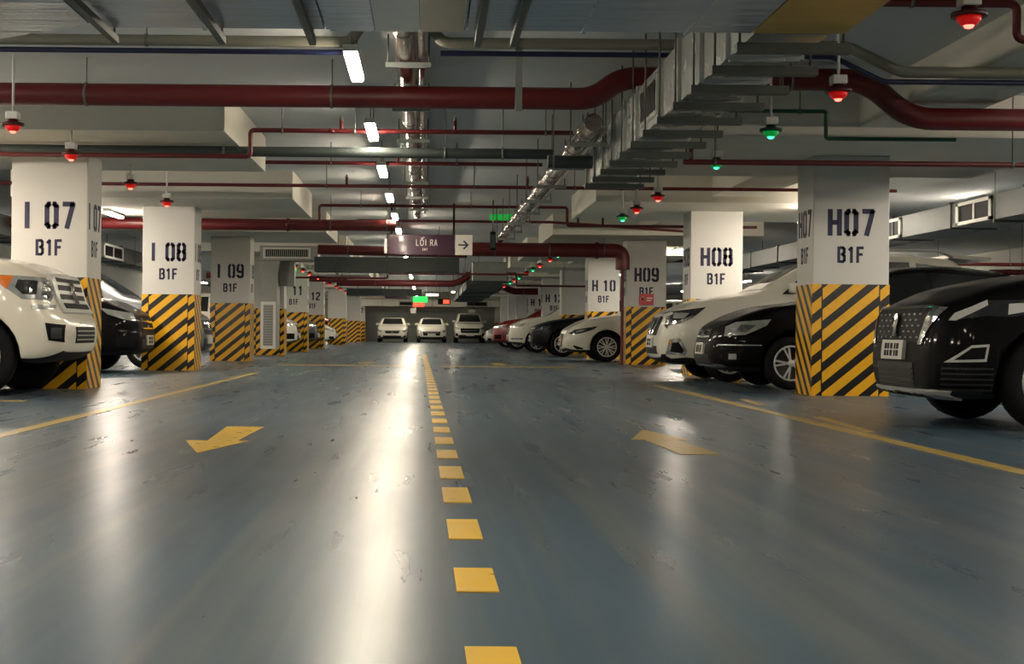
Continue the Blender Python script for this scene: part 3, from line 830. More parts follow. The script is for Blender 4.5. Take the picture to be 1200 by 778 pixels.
for i, d in enumerate((-.1, 7.5, 15.1, 22.7)): BAY.append((-6.1, d, f'added fill lamp over the left bays out of sight, {ordinal(i)} of the nearer ones'))  # unseen lamps added between the row's own to brighten the garage
for i, d in enumerate((-.1, 7.5, 15.1, 22.7)): BAY.append((6.35 if d > 20 else 7.5, d, f'added fill lamp over the right bays out of sight, {ordinal(i)} of the nearer ones'))  # same added fill on the right side, kept out of sight
for x, d, lab in BAY[-8:]:
    lamp(x, d, 2.72 if zceil(x, d) < 3 else 2.86, lab, 'tubeside', 'bay lamps')
for i, d in enumerate((25.5, 44.0, 58.0, 72.0)): lamp(10.2 if i == 0 else 13.2, d, 2.86, f'added fill lamp over the second right bay row, {ordinal(i)} from the front', 'tubeside', 'added second row lamps')  # extra row added to lift the ambient light at the right
for i, d in enumerate((34.0, 50.0, 66.0)): lamp(-10.4, d, 2.86, f'added fill lamp over the second left bay row, {ordinal(i)} from the front', 'tubeside', 'added second row lamps')  # extra row added to lift the ambient light at the left
lamp(1.15, 60.0, 2.36, 'bright far lamp low beside the far dark duct', 'tube', 'far lamps', .7)

# parking indicators
def indicator(x, d, z, colour, label):
    r = empty('parking_indicator', (x, d, z), label, 'parking indicator', 'bay indicator lamps')
    zc = zceil(x, d)
    hood = M['redhood'] if colour == 'red' else M['greenhood']
    B().lathe([(.035, .03), (.1, .02), (.1, .045), (.045, .06), (.04, .085)], (0, 0, 0), (0, 0, 1), hood, 20).obj('lamp_hood', r)
    B().lathe([(.004, -.035), (.045, -.024), (.066, .0), (.07, .022)], (0, 0, 0), (0, 0, 1), M['redlamp' if colour == 'red' else 'greenlamp'], 18).obj('lamp_dome', r)
    B().lathe([(.002, -.048), (.022, -.042), (.032, -.026), (.022, -.012)], (0, 0, 0), (0, 0, 1), M['redcore' if colour == 'red' else 'greencore'], 16).obj('lamp_bulb', r)
    B().cbox((0, 0, .115), (.11, .11, .07), M['whitemetal'], .008).obj('junction_box', r)
    B().tube([(0, 0, .15), (0, 0, zc-z)], .012, M['whitemetal'], 8).obj('hanger_rod', r)
ID = [8.08, 10.64, 12.72, 15.1, 18.9, 20.8, 22.3, 33.2, 35.3, 38.5, 41, 43.5, 47, 49.5, 52, 56, 59, 62, 65.5, 68, 71]
IC = 'red red green green red red green green red red green red green red green red red red red green red'.split()
IL = ['red bay indicator lamp at the top right corner', 'red bay indicator lamp in front of the red main at the right', 'green bay indicator lamp right of the ceiling duct, larger one', 'green bay indicator lamp right of the ceiling duct, smaller one']
for i, (d, c) in enumerate(zip(ID, IC)):
    lab = IL[i] if i < 4 else f'{c} bay indicator lamp along the right bays, {ordinal(i)} from the front'
    indicator(3.1, d, 2.52, c, lab)
ID2 = [12.8, 14.9, 17.9, 20.4, 40.5, 43, 45.5, 49, 52, 55, 59, 62, 66, 70]
for i, d in enumerate(ID2):
    lab = ['red bay indicator lamp at the left picture edge', 'red bay indicator lamp above column I 07'][i] if i < 2 else f'red bay indicator lamp along the left bays, {ordinal(i)} from the front'
    indicator(-3.77, d, 2.52, 'red', lab)
# ------------------------------------------------------------------ cars
def ip(tab, s):
    if s <= tab[0][0]: return tab[0][1]
    for (a, b), (c, d) in zip(tab, tab[1:]):
        if s <= c: return b + (d-b)*(s-a)/(c-a)
    return tab[-1][1]

def body_mesh(sp, level):
    L, W = sp['L'], sp['W']
    top, belt, bot = sp['top'], sp['belt'], sp['bot']
    nose = sp.get('nose', [(.2, .10), (.45, 0), (.65, .01), (.85, .06), (1.1, .18)])
    tail = sp.get('tail', [(.2, .08), (.5, 0), (.8, .02), (1.1, .06), (1.6, .1), (2.1, .1)])
    plan = sp.get('plan', [(0, .60), (.04, .70), (.12, .81), (.25, .90), (.5, .965), (.85, 1), (L-.9, 1), (L-.4, .97), (L-.12, .9), (L, .74)])
    S = [0, .04, .12, .25, .42, .65, .95, 1.25, 1.55, 1.85, 2.2, 2.6, 3.0, 3.4, 3.8]
    S = [s for s in S if s < L-.7] + [L-.65, L-.4, L-.2, L-.08, L-.02]
    S = sorted(set(S + [p[0] for p in top if .3 < p[0] < L-.3]))
    S = [s for i, s in enumerate(S) if i == 0 or s-S[i-1] > .025]
    rf = sp.get('roofw', .74)
    rings = []
    for s in S:
        zt, zs, zb = ip(top, s), ip(belt, s), ip(bot, s)
        w = W/2*ip(plan, s)
        h = zt-zs
        f = max(0, min(1, (h-.06)/.35))
        wt = w*(.90*(1-f)+rf*f)
        hh = zs-zb
        pts = [(0, zb), (.8*w, zb), (.955*w, zb+.035), (.985*w, zb+.22*hh), (w, zb+.45*hh), (.995*w, zb+.72*hh), (.965*w, zs),
               (wt+(.965*w-wt)*.12, zt-.05*max(.25, f)-.012*(1-f)), (wt*.88, zt-.012), (wt*.5, zt), (0, zt+.008)]
        ring = []
        for y, z in pts:
            dx = ip(nose, z)*max(0, 1-s/.8)**1.3 if s < .8 else 0
            r_ = L-s
            dt = ip(tail, z)*max(0, 1-r_/.7)**1.3 if r_ < .7 else 0
            ring.append((L/2-s-dx+dt, y, z))
        rings.append(ring)
    bm = bmesh.new()
    n = len(rings[0])
    V = []
    for ring in rings:
        row = [bm.verts.new(p) for p in ring]
        mir = [row[0]] + [bm.verts.new((p[0], -p[1], p[2])) for p in ring[1:-1]] + [row[-1]]
        V.append((row, mir))
    for (r0, m0), (r1, m1) in zip(V, V[1:]):
        for i in range(n-1):
            bm.faces.new((r0[i], r1[i], r1[i+1], r0[i+1]))
            bm.faces.new((m0[i], m0[i+1], m1[i+1], m1[i]))
    for k, flip in ((0, False), (-1, True)):
        r, m = V[k]
        for i in range(n-1):
            q = [r[i], r[i+1], m[i+1], m[i]]
            q = [v for j, v in enumerate(q) if v not in q[:j]]
            bm.faces.new(q if flip is False else q[::-1])
    bmesh.ops.recalc_face_normals(bm, faces=bm.faces)
    for f in bm.faces: f.smooth = True
    me = bpy.data.meshes.new('tmp'); bm.to_mesh(me); bm.free()
    o = bpy.data.objects.new('tmp', me); COL.objects.link(o)
    md = o.modifiers.new('s', 'SUBSURF'); md.levels = level; md.render_levels = level
    cut = []
    R = sp['r']+.055
    for sx in (sp['wf'], sp['wr']):
        for sd in (1, -1):
            c = B().lathe([(R, 0), (R, .42)], (L/2-sx, sd*(W/2+.08), sp['r']+.01), (0, -sd, 0), M['black'], 28)
            me2 = c.mesh('cut'); co_ = bpy.data.objects.new('cut', me2); COL.objects.link(co_); cut.append(co_)
            b = o.modifiers.new('b', 'BOOLEAN'); b.operation = 'DIFFERENCE'; b.object = co_; b.solver = 'EXACT'
    dg = bpy.context.evaluated_depsgraph_get(); dg.update()
    res = bpy.data.meshes.new_from_object(o.evaluated_get(dg))
    for x in cut + [o]: bpy.data.objects.remove(x)
    res.materials.clear()
    res.materials.append(sp['paint']); res.materials.append(M['cladding'])
    for p in res.polygons:
        c = p.center
        well = False
        for sx in (sp['wf'], sp['wr']):
            dd = math.hypot(c.x-(L/2-sx), c.z-sp['r']-.01)
            if (abs(dd-R) < .025 and abs(p.normal.y) < .5) or (dd < R+.01 and abs(c.y) < W/2-.3 and abs(c.y) > W/2-.38): well = True
        p.material_index = 1 if (well or (p.normal.z < -.6 and c.z < .5)) else 0
    return res

class Skin:
    def __init__(s, me):
        bm = bmesh.new(); bm.from_mesh(me)
        s.t = BVHTree.FromBMesh(bm); bm.free()
    def hit(s, mode, a, b, L, side=1):
        if mode == 'side':
            r = s.t.ray_cast(Vector((L/2-a, side*3, b)), Vector((0, -side, 0)))
            if r[0] is None or r[0].y*side < .05: r = s.t.find_nearest(Vector((L/2-a, side*.8, b)))
        elif mode == 'front':
            r = s.t.ray_cast(Vector((6, a, b)), Vector((-1, 0, 0)))
            if r[0] is None: r = s.t.find_nearest(Vector((L/2, a, b)))
        elif mode == 'rear':
            r = s.t.ray_cast(Vector((-6, a, b)), Vector((1, 0, 0)))
            if r[0] is None: r = s.t.find_nearest(Vector((-L/2, a, b)))
        return r[0], r[1]

def decal(bd, skin, mode, poly, L, m, side=1, out=.006, edge=.07, inset=.012):
    bm = bmesh.new()
    vs = [bm.verts.new((p[0], p[1], 0)) for p in poly]
    f = bm.faces.new(vs)
    bmesh.ops.triangulate(bm, faces=bm.faces[:])
    for _ in range(5):
        es = [e for e in bm.edges if e.calc_length() > edge]
        if not es: break
        bmesh.ops.subdivide_edges(bm, edges=es, cuts=1)
        bmesh.ops.triangulate(bm, faces=bm.faces[:])
    bm.verts.index_update()
    hits = [skin.hit(mode, v.co.x, v.co.y, L, side) for v in bm.verts]
    n = len(hits)
    o1 = [h[0]+h[1]*out for h in hits]; o0 = [h[0]-h[1]*inset for h in hits]
    fs = [tuple(v.index for v in f.verts) for f in bm.faces]
    for e in bm.edges:
        if len(e.link_faces) == 1:
            a, b = e.verts[0].index, e.verts[1].index
            fs.append((a, b, b+n, a+n))
    fs += [tuple(k+n for k in f)[::-1] for f in fs[:len(bm.faces)]]
    bm.free()
    bd.faces(o1+o0, fs, m, False)

def wheel_meshes(r, w, spokes, cache={}):
    key = (round(r, 3), round(w, 3), spokes)
    if key in cache: return cache[key]
    t = B().lathe([(r*.68, -w/2+.01), (r*.8, -w/2), (r*.95, -w/2+.015), (r, -w/2+.05), (r, w/2-.05), (r*.95, w/2-.015), (r*.8, w/2), (r*.68, w/2-.01), (r*.66, w/2-.05), (r*.66, -w/2+.05)], (0, 0, 0), (0, 1, 0), M['tyre'], 32)
    tm = t.mesh('tyre')
    q = B()
    rr = r*.68
    q.lathe([(rr, w/2-.02), (rr*.94, w/2-.012), (rr*.9, w/2-.03), (rr*.88, w/2-.06), (rr*.3, w/2-.075)], (0, 0, 0), (0, 1, 0), M['rimdark'], 28)
    q.lathe([(rr*1.0, w/2-.022), (rr*.99, w/2-.006), (rr*.9, w/2-.004), (rr*.88, w/2-.03)], (0, 0, 0), (0, 1, 0), M['rim'], 32)
    for k in range(spokes):
        for da in (-.16, .16):
            a = 2*PI*k/spokes; 
            c0 = Vector((math.cos(a)*rr*.16, 0, math.sin(a)*rr*.16)); c1 = Vector((math.cos(a+da)*rr*.92, 0, math.sin(a+da)*rr*.92))
            d = (c1-c0).normalized(); pq = Vector((-d.z, 0, d.x))*rr*.055
            y0 = w/2-.045
            q.poly3([c0-pq+Vector((0, y0+.03, 0)), c1-pq+Vector((0, y0+.028, 0)), c1+pq+Vector((0, y0+.028, 0)), c0+pq+Vector((0, y0+.03, 0))], (0, -.03, 0), M['rim'])
    q.lathe([(rr*.2, w/2-.07), (rr*.2, w/2-.015), (rr*.14, w/2-.005), (.002, w/2-.004)], (0, 0, 0), (0, 1, 0), M['rim'], 20)
    rm = q.mesh('rim')
    cache[key] = (tm, rm)
    return cache[key]

def car(sp, name, label, cat, nose_xy, rz, detail=2):
    """nose_xy: where the nose centre stands; rz: heading of the nose"""
    L, W = sp['L'], sp['W']
    head = Vector((math.cos(rz), math.sin(rz)))
    c = Vector(nose_xy) - head*L/2
    root = empty(name, (c.x, c.y, 0), label, cat, 'parked cars', rz)
    me = body_mesh(sp, 2 if detail >= 2 else 1)
    me.name = 'body'
    link('body', me, root)
    sk = Skin(me)
    def part(nm, specs, parent=root, out=.006, edge=.07, lab=None):
        bd = B()
        for mode, poly, m, side in specs: decal(bd, sk, mode, poly, L, m, side, out, edge)
        o = bd.obj(nm, parent)
        if lab: o['label'] = lab
        return o
    # glass
    gz = sp['glass']         # dict: ws (z0,z1,w0,w1), rear, side polygons
    z0, z1, w0, w1 = gz['ws']
    part('windshield', [('front', [(-w0, z0), (w0, z0), (w1, z1), (-w1, z1)], M['glass'], 1)], edge=.12)
    z0, z1, w0, w1 = gz['rear']
    part('rear_window', [('rear', [(-w0, z0), (w0, z0), (w1, z1), (-w1, z1)], M['glass'], 1)], edge=.12)
    for sd in (1, -1):
        for poly in gz['side']:
            part('side_window', [('side', poly, M['glass'], sd)], edge=.14)
    # lamps
    for sd in (1, -1):
        h = None
        for i, (poly, m) in enumerate(sp['lamp']):
            if i == 0: h = part('headlight', [('side', poly, M[m], sd)], out=.008)
            else: part('lamp_insert', [('side', poly, M[m], sd)], parent=h, out=.012)
        for i, (poly, m) in enumerate(sp.get('fog', [])):
            if i == 0: h = part('fog_lamp', [('side', poly, M[m], sd)], out=.008)
            else: part('fog_insert', [('side', poly, M[m], sd)], parent=h, out=.013)
        zl = ip(sp['belt'], L-.2)
        part('tail_light', [('rear', [(sd*W*.29, zl-.2), (sd*W*.43, zl-.2), (sd*W*.42, zl-.03), (sd*W*.31, zl-.03)], M['taillamp'], 1)])
    # grille and bumper pieces, given for the whole front
    g = None
    for i, (nm, poly, m, out) in enumerate(sp['front']):
        if callable(poly): poly = poly()
        if isinstance(poly[0], list): part(nm, [('front', q_, M[m], 1) for q_ in poly], parent=g or root, out=out, edge=.2)
        elif nm == 'bar' and g: part('grille_bar', [('front', poly, M[m], 1)], parent=g, out=out)
        elif nm == 'badge' and g: part('badge', [('front', poly, M[m], 1)], parent=g, out=out, edge=.03)
        else:
            o = part(nm, [('front', poly, M[m], 1)], out=out)
            if nm == 'grille': g = o
    for nm, poly, m, out in sp.get('sidebits', []):
        for sd in (1, -1): part(nm, [('side', poly, M[m], sd)], out=out)
    if sp.get('plate'):
        z, hgt = sp['plate']
        p = part('license_plate', [('front', [(-.25, z), (.25, z), (.25, z+hgt), (-.25, z+hgt)], M['plate'], 1)], out=.03)
        if detail >= 2:
            part('plate_marks', [('front', [(x, z+dz), (x+wd, z+dz), (x+wd, z+dz+.045), (x, z+dz+.045)], M['black'], 1)
                                 for dz in (.025, hgt-.07) for x, wd in ((-.17, .05), (-.1, .04), (-.03, .05), (.06, .03), (.11, .05))], parent=p, out=.033)
    # mirrors, handles
    ms, mz = sp['mirror']
    for sd in (1, -1):
        y = sd*W/2*.9
        q = B()
        x = L/2-ms
        q.cbox((x, y+sd*.1, mz+.03), (.12, .22, .15), sp['paint'], .035)
        q.tube([(x-.02, y-.06*sd, mz-.02), (x, y+sd*.1, mz)], .025, M['cladding'], 8)
        o = q.obj('side_mirror', root); sharp(o, 60)
        for hs in sp['handles']:
            part('door_handle', [('side', [(hs, mz-.16), (hs+.2, mz-.16), (hs+.2, mz-.12), (hs, mz-.12)], sp['paint'], sd)], out=.025)
    # wheels
    tm, rm = wheel_meshes(sp['r'], .23, sp.get('spokes', 5))
    for s in (sp['wf'], sp['wr']):
        for sd in (1, -1):
            t = link('wheel', tm, root, (L/2-s, sd*(W/2-.13), sp['r']))
            if sd < 0: t.rotation_euler = (0, 0, PI)
            link('rim', rm, t)
    for nm, fn in sp.get('extra', []):
        q = B(); fn(q, sp); o = q.obj(nm, root); sharp(o, 50)
    return root

def rect(a, b, c, d): return [(a, c), (b, c), (b, d), (a, d)]
def spec(kind, paint_, **kw):
    if kind == 'suv':
        sp = dict(L=4.95, W=1.92, r=.37, wf=1.0, wr=3.95,
            top=[(0, .93), (.12, 1.02), (.5, 1.16), (1.0, 1.23), (1.4, 1.29), (1.85, 1.6), (2.2, 1.78), (2.7, 1.87), (3.6, 1.87), (4.4, 1.78), (4.75, 1.55), (4.95, 1.05)],
            belt=[(0, .86), (.2, .98), (.6, 1.08), (1.4, 1.18), (3.5, 1.24), (4.7, 1.28), (4.95, 1.0)],
            bot=[(0, .36), (.2, .28), (.6, .27), (4.3, .27), (4.95, .42)],
            glass=dict(ws=(1.32, 1.78, .68, .56), rear=(1.32, 1.7, .6, .52),
                side=[[(1.75, 1.25), (2.75, 1.27), (2.75, 1.74), (2.3, 1.7)], [(2.83, 1.27), (3.75, 1.3), (3.7, 1.73), (2.83, 1.74)], [(3.83, 1.31), (4.4, 1.36), (4.15, 1.68), (3.8, 1.72)]]),
            lamp=[([(.06, .82), (.1, .94), (.62, 1.03), (.5, .93), (.25, .85)], 'lens')],
            fog=[(rect(.1, .36, .42, .6), 'black')],
            front=[('grille', [(-.42, .62), (.42, .62), (.52, .88), (-.52, .88)], 'black', .006), ('bar', rect(-.48, .48, .8, .83), 'chrome', .014), ('bar', rect(-.44, .44, .7, .72), 'chrome', .014), ('badge', rect(-.07, .07, .73, .84), 'chrome', .02),
                   ('lower_grille', rect(-.5, .5, .38, .54), 'cladding', .006)],
            plate=(.45, .15), mirror=(1.85, 1.3), handles=(2.5, 3.45), spokes=5)
    elif kind == 'sedan':
        sp = dict(L=4.75, W=1.86, r=.34, wf=1.0, wr=3.75,
            top=[(0, .74), (.12, .82), (.5, .97), (1.0, 1.06), (1.35, 1.1), (1.9, 1.38), (2.3, 1.52), (2.9, 1.55), (3.4, 1.48), (3.9, 1.25), (4.2, 1.16), (4.6, 1.12), (4.75, .9)],
            belt=[(0, .68), (.2, .8), (.6, .9), (1.4, 1.0), (3.5, 1.06), (4.6, 1.06), (4.75, .86)],
            bot=[(0, .3), (.2, .22), (.6, .21), (4.2, .22), (4.75, .34)],
            glass=dict(ws=(1.13, 1.48, .64, .54), rear=(1.2, 1.46, .6, .52),
                side=[[(1.75, 1.06), (2.65, 1.08), (2.65, 1.44), (2.25, 1.41)], [(2.73, 1.08), (3.55, 1.1), (3.35, 1.37), (2.73, 1.44)]]),
            lamp=[([(.1, .62), (.14, .74), (.7, .88), (.62, .78), (.3, .66)], 'lens')],
            fog=[(rect(.12, .34, .3, .42), 'black')],
            front=[('grille', [(-.4, .56), (.4, .56), (.46, .72), (-.46, .72)], 'black', .006), ('bar', rect(-.44, .44, .66, .69), 'chrome', .014), ('badge', rect(-.06, .06, .6, .69), 'chrome', .02),
                   ('lower_grille', rect(-.55, .55, .3, .42), 'cladding', .006)],
            plate=(.42, .14), mirror=(1.8, 1.1), handles=(2.45, 3.3), spokes=5,
            nose=[(.2, .08), (.4, 0), (.55, .01), (.7, .06), (.9, .15)])
    elif kind == 'hatch':
        sp = spec('sedan', paint_)
        sp.update(L=4.65, wr=3.75, top=[(0, .78), (.12, .86), (.35, .97), (.65, 1.06), (1.14, 1.13), (1.4, 1.16), (1.95, 1.42), (2.35, 1.53), (3.0, 1.55), (3.8, 1.46), (4.3, 1.25), (4.55, 1.05), (4.65, .85)],
            belt=[(0, .72), (.2, .82), (.6, .94), (1.4, 1.04), (3.5, 1.1), (4.4, 1.12), (4.65, .82)],
            glass=dict(ws=(1.19, 1.49, .64, .54), rear=(1.2, 1.44, .58, .5), side=[[(1.8, 1.1), (2.7, 1.12), (2.7, 1.45), (2.3, 1.42)], [(2.78, 1.12), (3.75, 1.16), (3.5, 1.4), (2.78, 1.45)]]))
    sp['paint'] = P[paint_]
    sp.update(kw)
    return sp
RIGHT, LEFT_ = PI, 0.0     # noses to the lane: right row faces -x, left row faces +x

# --- white off-roader at the left edge
def grille_box(q, sp):
    L = sp['L']
def lc():
    bars = [('grille', rect(-.62, .62, .86, 1.26), 'lip', .03)]
    for z in (.9, 1.0, 1.1):
        bars.append(('bar', rect(-.5, .5, z, z+.055), 'black', .036))
    bars += [('bar', rect(-.5, .5, 1.19, 1.225), 'black', .036), ('bar', rect(-.085, .085, .94, 1.2), 'chrome', .05),
             ('lower_grille', rect(-.4, .4, .55, .72), 'black', .01)]
    for z in (.58, .625, .67): bars.append(('bumper_slat', rect(-.39, .39, z, z+.014), 'greymetal', .016))
    return spec('suv', 'pearl', L=5.2, W=1.98, r=.41, wf=.93, wr=4.05,
        top=[(0, 1.25), (.12, 1.3), (.5, 1.4), (1.0, 1.47), (1.5, 1.52), (1.9, 1.84), (2.3, 2.03), (2.8, 2.08), (4.3, 2.06), (4.8, 1.95), (5.1, 1.6), (5.2, 1.2)],
        belt=[(0, 1.16), (.2, 1.24), (.6, 1.33), (1.5, 1.43), (4.9, 1.45), (5.2, 1.1)],
        bot=[(0, .45), (.15, .34), (.45, .33), (.62, .42), (4.5, .4), (5.2, .5)],
        nose=[(.33, .14), (.5, .03), (.7, 0), (.86, .03), (.9, .17), (1.1, .2), (1.3, .27)],
        plan=[(0, .62), (.05, .74), (.13, .84), (.28, .93), (.5, .98), (.8, 1), (4.6, 1), (5.0, .95), (5.2, .8)],
        glass=dict(ws=(1.56, 1.96, .72, .62), rear=(1.5, 1.9, .66, .58),
            side=[[(1.85, 1.5), (2.85, 1.5), (2.85, 1.95), (2.3, 1.93)], [(2.93, 1.5), (3.85, 1.5), (3.85, 1.95), (2.93, 1.95)], [(3.93, 1.5), (4.7, 1.5), (4.6, 1.9), (3.93, 1.95)]]),
        lamp=[([(.13, .99), (.45, 1.0), (.72, 1.19), (.74, 1.25), (.13, 1.22)], 'lens'), ([(.6, 1.1), (.715, 1.19), (.735, 1.245), (.54, 1.235)], 'amber'), ([(.16, 1.03), (.29, 1.04), (.29, 1.19), (.16, 1.19)], 'chrome'), ([(.33, 1.05), (.45, 1.05), (.52, 1.12), (.5, 1.2), (.33, 1.19)], 'lensdark')],
        fog=[([(.075, .56), (.2, .58), (.23, .76), (.065, .74)], 'black'), (rect(.095, .18, .6, .71), 'slat')],
        front=bars, plate=None, mirror=(2.0, 1.55), handles=(2.6, 3.6), spokes=5,
        sidebits=[('headlamp_washer', rect(.17, .36, .9, .945), 'silvertrim', .012)])
car(lc(), 'car', 'white off-road car with chrome grille at the left edge before column I 07', 'car', (-3.68, 15.32), LEFT_, 2)

# --- black crossover at the right edge
def lion(q, sp):
    pass
def p3008():
    L = 4.75
    fr = [('grille', [(-.5, .66), (.5, .66), (.62, .92), (-.62, .92)], 'black', .006)]
    pat = []
    for j, z in enumerate((.69, .735, .78, .825, .87)):
        for i in range(9):
            x = -.46+i*.115+(.05 if j % 2 else 0)
            if abs(x) < .09 or abs(x) > .47: continue
            pat.append(rect(x-.022, x+.022, z, z+.013))
    fr.append(('grille_pattern', pat, 'pattern', .012))
    fr.append(('bar', rect(-.6, .6, .915, .932), 'chrome', .02))
    fr.append(('badge', [(-.03, .7), (-.005, .7), (.0, .75), (.03, .7), (.05, .72), (.03, .78), (.055, .82), (.02, .86), (-.01, .88), (-.05, .86), (-.03, .83), (-.055, .79), (-.02, .77)], 'chrome', .03))
    for s in (-1, 1): fr.append(('grille_blade', [(s*.5, .64), (s*.56, .64), (s*.72, .92), (s*.6, .93)], 'chrome', .014))
    fr.append(('lower_grille', rect(-.42, .42, .3, .5), 'cladding', .006))
    for z in (.33, .37, .41, .45): fr.append(('bumper_slat', rect(-.4, .4, z, z+.01), 'slat', .012))
    fr.append(('bumper_lip', [(-.66, .235), (.66, .235), (.76, .3), (-.76, .3)], 'lip', .02))
    for x in (-.4, -.2, 0, .2, .4): fr.append(('lip_slot', rect(x-.075, x+.075, .248, .275), 'black', .024))
    return spec('suv', 'black', L=L, W=1.92, r=.375, wf=.9, wr=3.75,
        top=[(0, .93), (.1, .985), (.4, 1.1), (.85, 1.185), (1.4, 1.24), (1.9, 1.55), (2.3, 1.72), (2.8, 1.78), (3.6, 1.76), (4.2, 1.66), (4.6, 1.35), (4.75, 1.0)],
        belt=[(0, .86), (.2, .94), (.6, 1.06), (1.4, 1.14), (3.5, 1.2), (4.5, 1.22), (4.75, .95)],
        bot=[(0, .27), (.2, .22), (.6, .23), (4.2, .25), (4.75, .4)],
        nose=[(.22, .1), (.3, .03), (.5, 0), (.65, .02), (.9, .06), (1.05, .16)],
        glass=dict(ws=(1.28, 1.68, .68, .56), rear=(1.25, 1.6, .6, .5),
            side=[[(1.8, 1.2), (2.75, 1.22), (2.75, 1.64), (2.3, 1.6)], [(2.83, 1.22), (3.95, 1.26), (3.6, 1.6), (2.83, 1.64)]]),
        lamp=[([(.16, .82), (.2, .875), (.42, .975), (.78, .985), (.76, .9), (.6, .855), (.4, .86)], 'lensdark'), ([(.17, .825), (.21, .825), (.42, .94), (.42, .978), (.21, .88)], 'drl'), ([(.55, .87), (.74, .905), (.76, .965), (.56, .95)], 'drl')],
        fog=[([(.13, .51), (.4, .52), (.42, .65), (.3, .64)], 'lip'), ([(.19, .53), (.385, .54), (.4, .63), (.3, .62)], 'black')],
        front=fr, plate=(.52, .15), mirror=(1.85, 1.25), handles=(2.5, 3.4),
        sidebits=[('bumper_slat', rect(.12, .5, z, z+.012), 'slat', .008) for z in (.3, .34, .38, .42, .46)])
car(p3008(), 'car', 'black crossover with white plate and silver bumper lip at the right edge', 'car', (3.77, 11.36), RIGHT, 2)

# --- black sedan half behind column H 07
fr = [('grille', [(-.36, .6), (.36, .6), (.42, .77), (-.42, .77)], 'black', .006), ('bar', rect(-.4, .4, .73, .765), 'chrome', .02), ('bar', rect(-.38, .38, .66, .68), 'silvertrim', .014),
      ('badge', [(-.07, .7), (-.03, .665), (.03, .665), (.07, .7), (.03, .74), (-.03, .74)], 'chrome', .03), ('lower_grille', rect(-.5, .5, .32, .44), 'cladding', .006),
      ('bumper_trim', rect(-.72, .72, .285, .31), 'chrome', .014)]
car(spec('sedan', 'black', L=4.75, W=1.84, r=.34,
    top=[(0, .8), (.12, .88), (.4, .99), (.75, 1.08), (1.25, 1.14), (1.5, 1.18), (2.0, 1.45), (2.5, 1.6), (3.1, 1.63), (3.7, 1.58), (4.1, 1.46), (4.5, 1.2), (4.75, .95)],
    belt=[(0, .74), (.2, .84), (.6, .95), (1.4, 1.06), (3.5, 1.1), (4.6, 1.1), (4.75, .9)],
    glass=dict(ws=(1.2, 1.55, .66, .55), rear=(1.22, 1.5, .6, .52), side=[[(1.85, 1.1), (2.75, 1.13), (2.75, 1.52), (2.35, 1.48)], [(2.83, 1.13), (3.85, 1.16), (3.65, 1.47), (2.83, 1.52)]]),
    lamp=[([(.17, .68), (.2, .8), (.32, .86), (.74, .9), (.68, .82), (.42, .7)], 'lens'), ([(.3, .74), (.42, .73), (.55, .82), (.38, .83)], 'chrome')], fog=[(rect(.16, .36, .36, .48), 'black'), (rect(.22, .31, .385, .455), 'lens')],
    sidebits=[('bumper_trim', rect(.1, .62, .56, .575), 'silvertrim', .01)],
    front=fr, plate=(.44, .14), wf=1.0), 'car', 'black sedan with silver alloy wheel partly behind column H 07', 'car', (3.68, 18.9), RIGHT, 2)

# --- white suv beside it
def rails(q, sp):
    L = sp['L']
    for sd in (1, -1):
        q.tube(fillet([(L/2-2.5, sd*.6, 1.9), (L/2-2.7, sd*.6, 1.985), (L/2-4.2, sd*.6, 1.97), (L/2-4.4, sd*.6, 1.88)], .08), .022, M['silvertrim'], 8)
def spoiler(q, sp):
    L = sp['L']
    q.poly3([(L/2-4.35, -.6, 1.87), (L/2-4.35, .6, 1.87), (L/2-5.0, .55, 1.84), (L/2-5.0, -.55, 1.84)], (0, 0, .045), sp['paint'])
fr = [('grille', [(-.4, .68), (.4, .68), (.5, .95), (-.5, .95)], 'black', .006), ('bar', [(-.12, .68), (-.02, .68), (-.3, .96), (-.42, .96)], 'chrome', .02), ('bar', [(.12, .68), (.02, .68), (.3, .96), (.42, .96)], 'chrome', .02), ('badge', [(-.08, .84), (-.06, .79), (.06, .79), (.08, .84), (.06, .89), (-.06, .89)], 'chrome', .03),
      ('lower_grille', rect(-.5, .5, .4, .52), 'cladding', .006)]
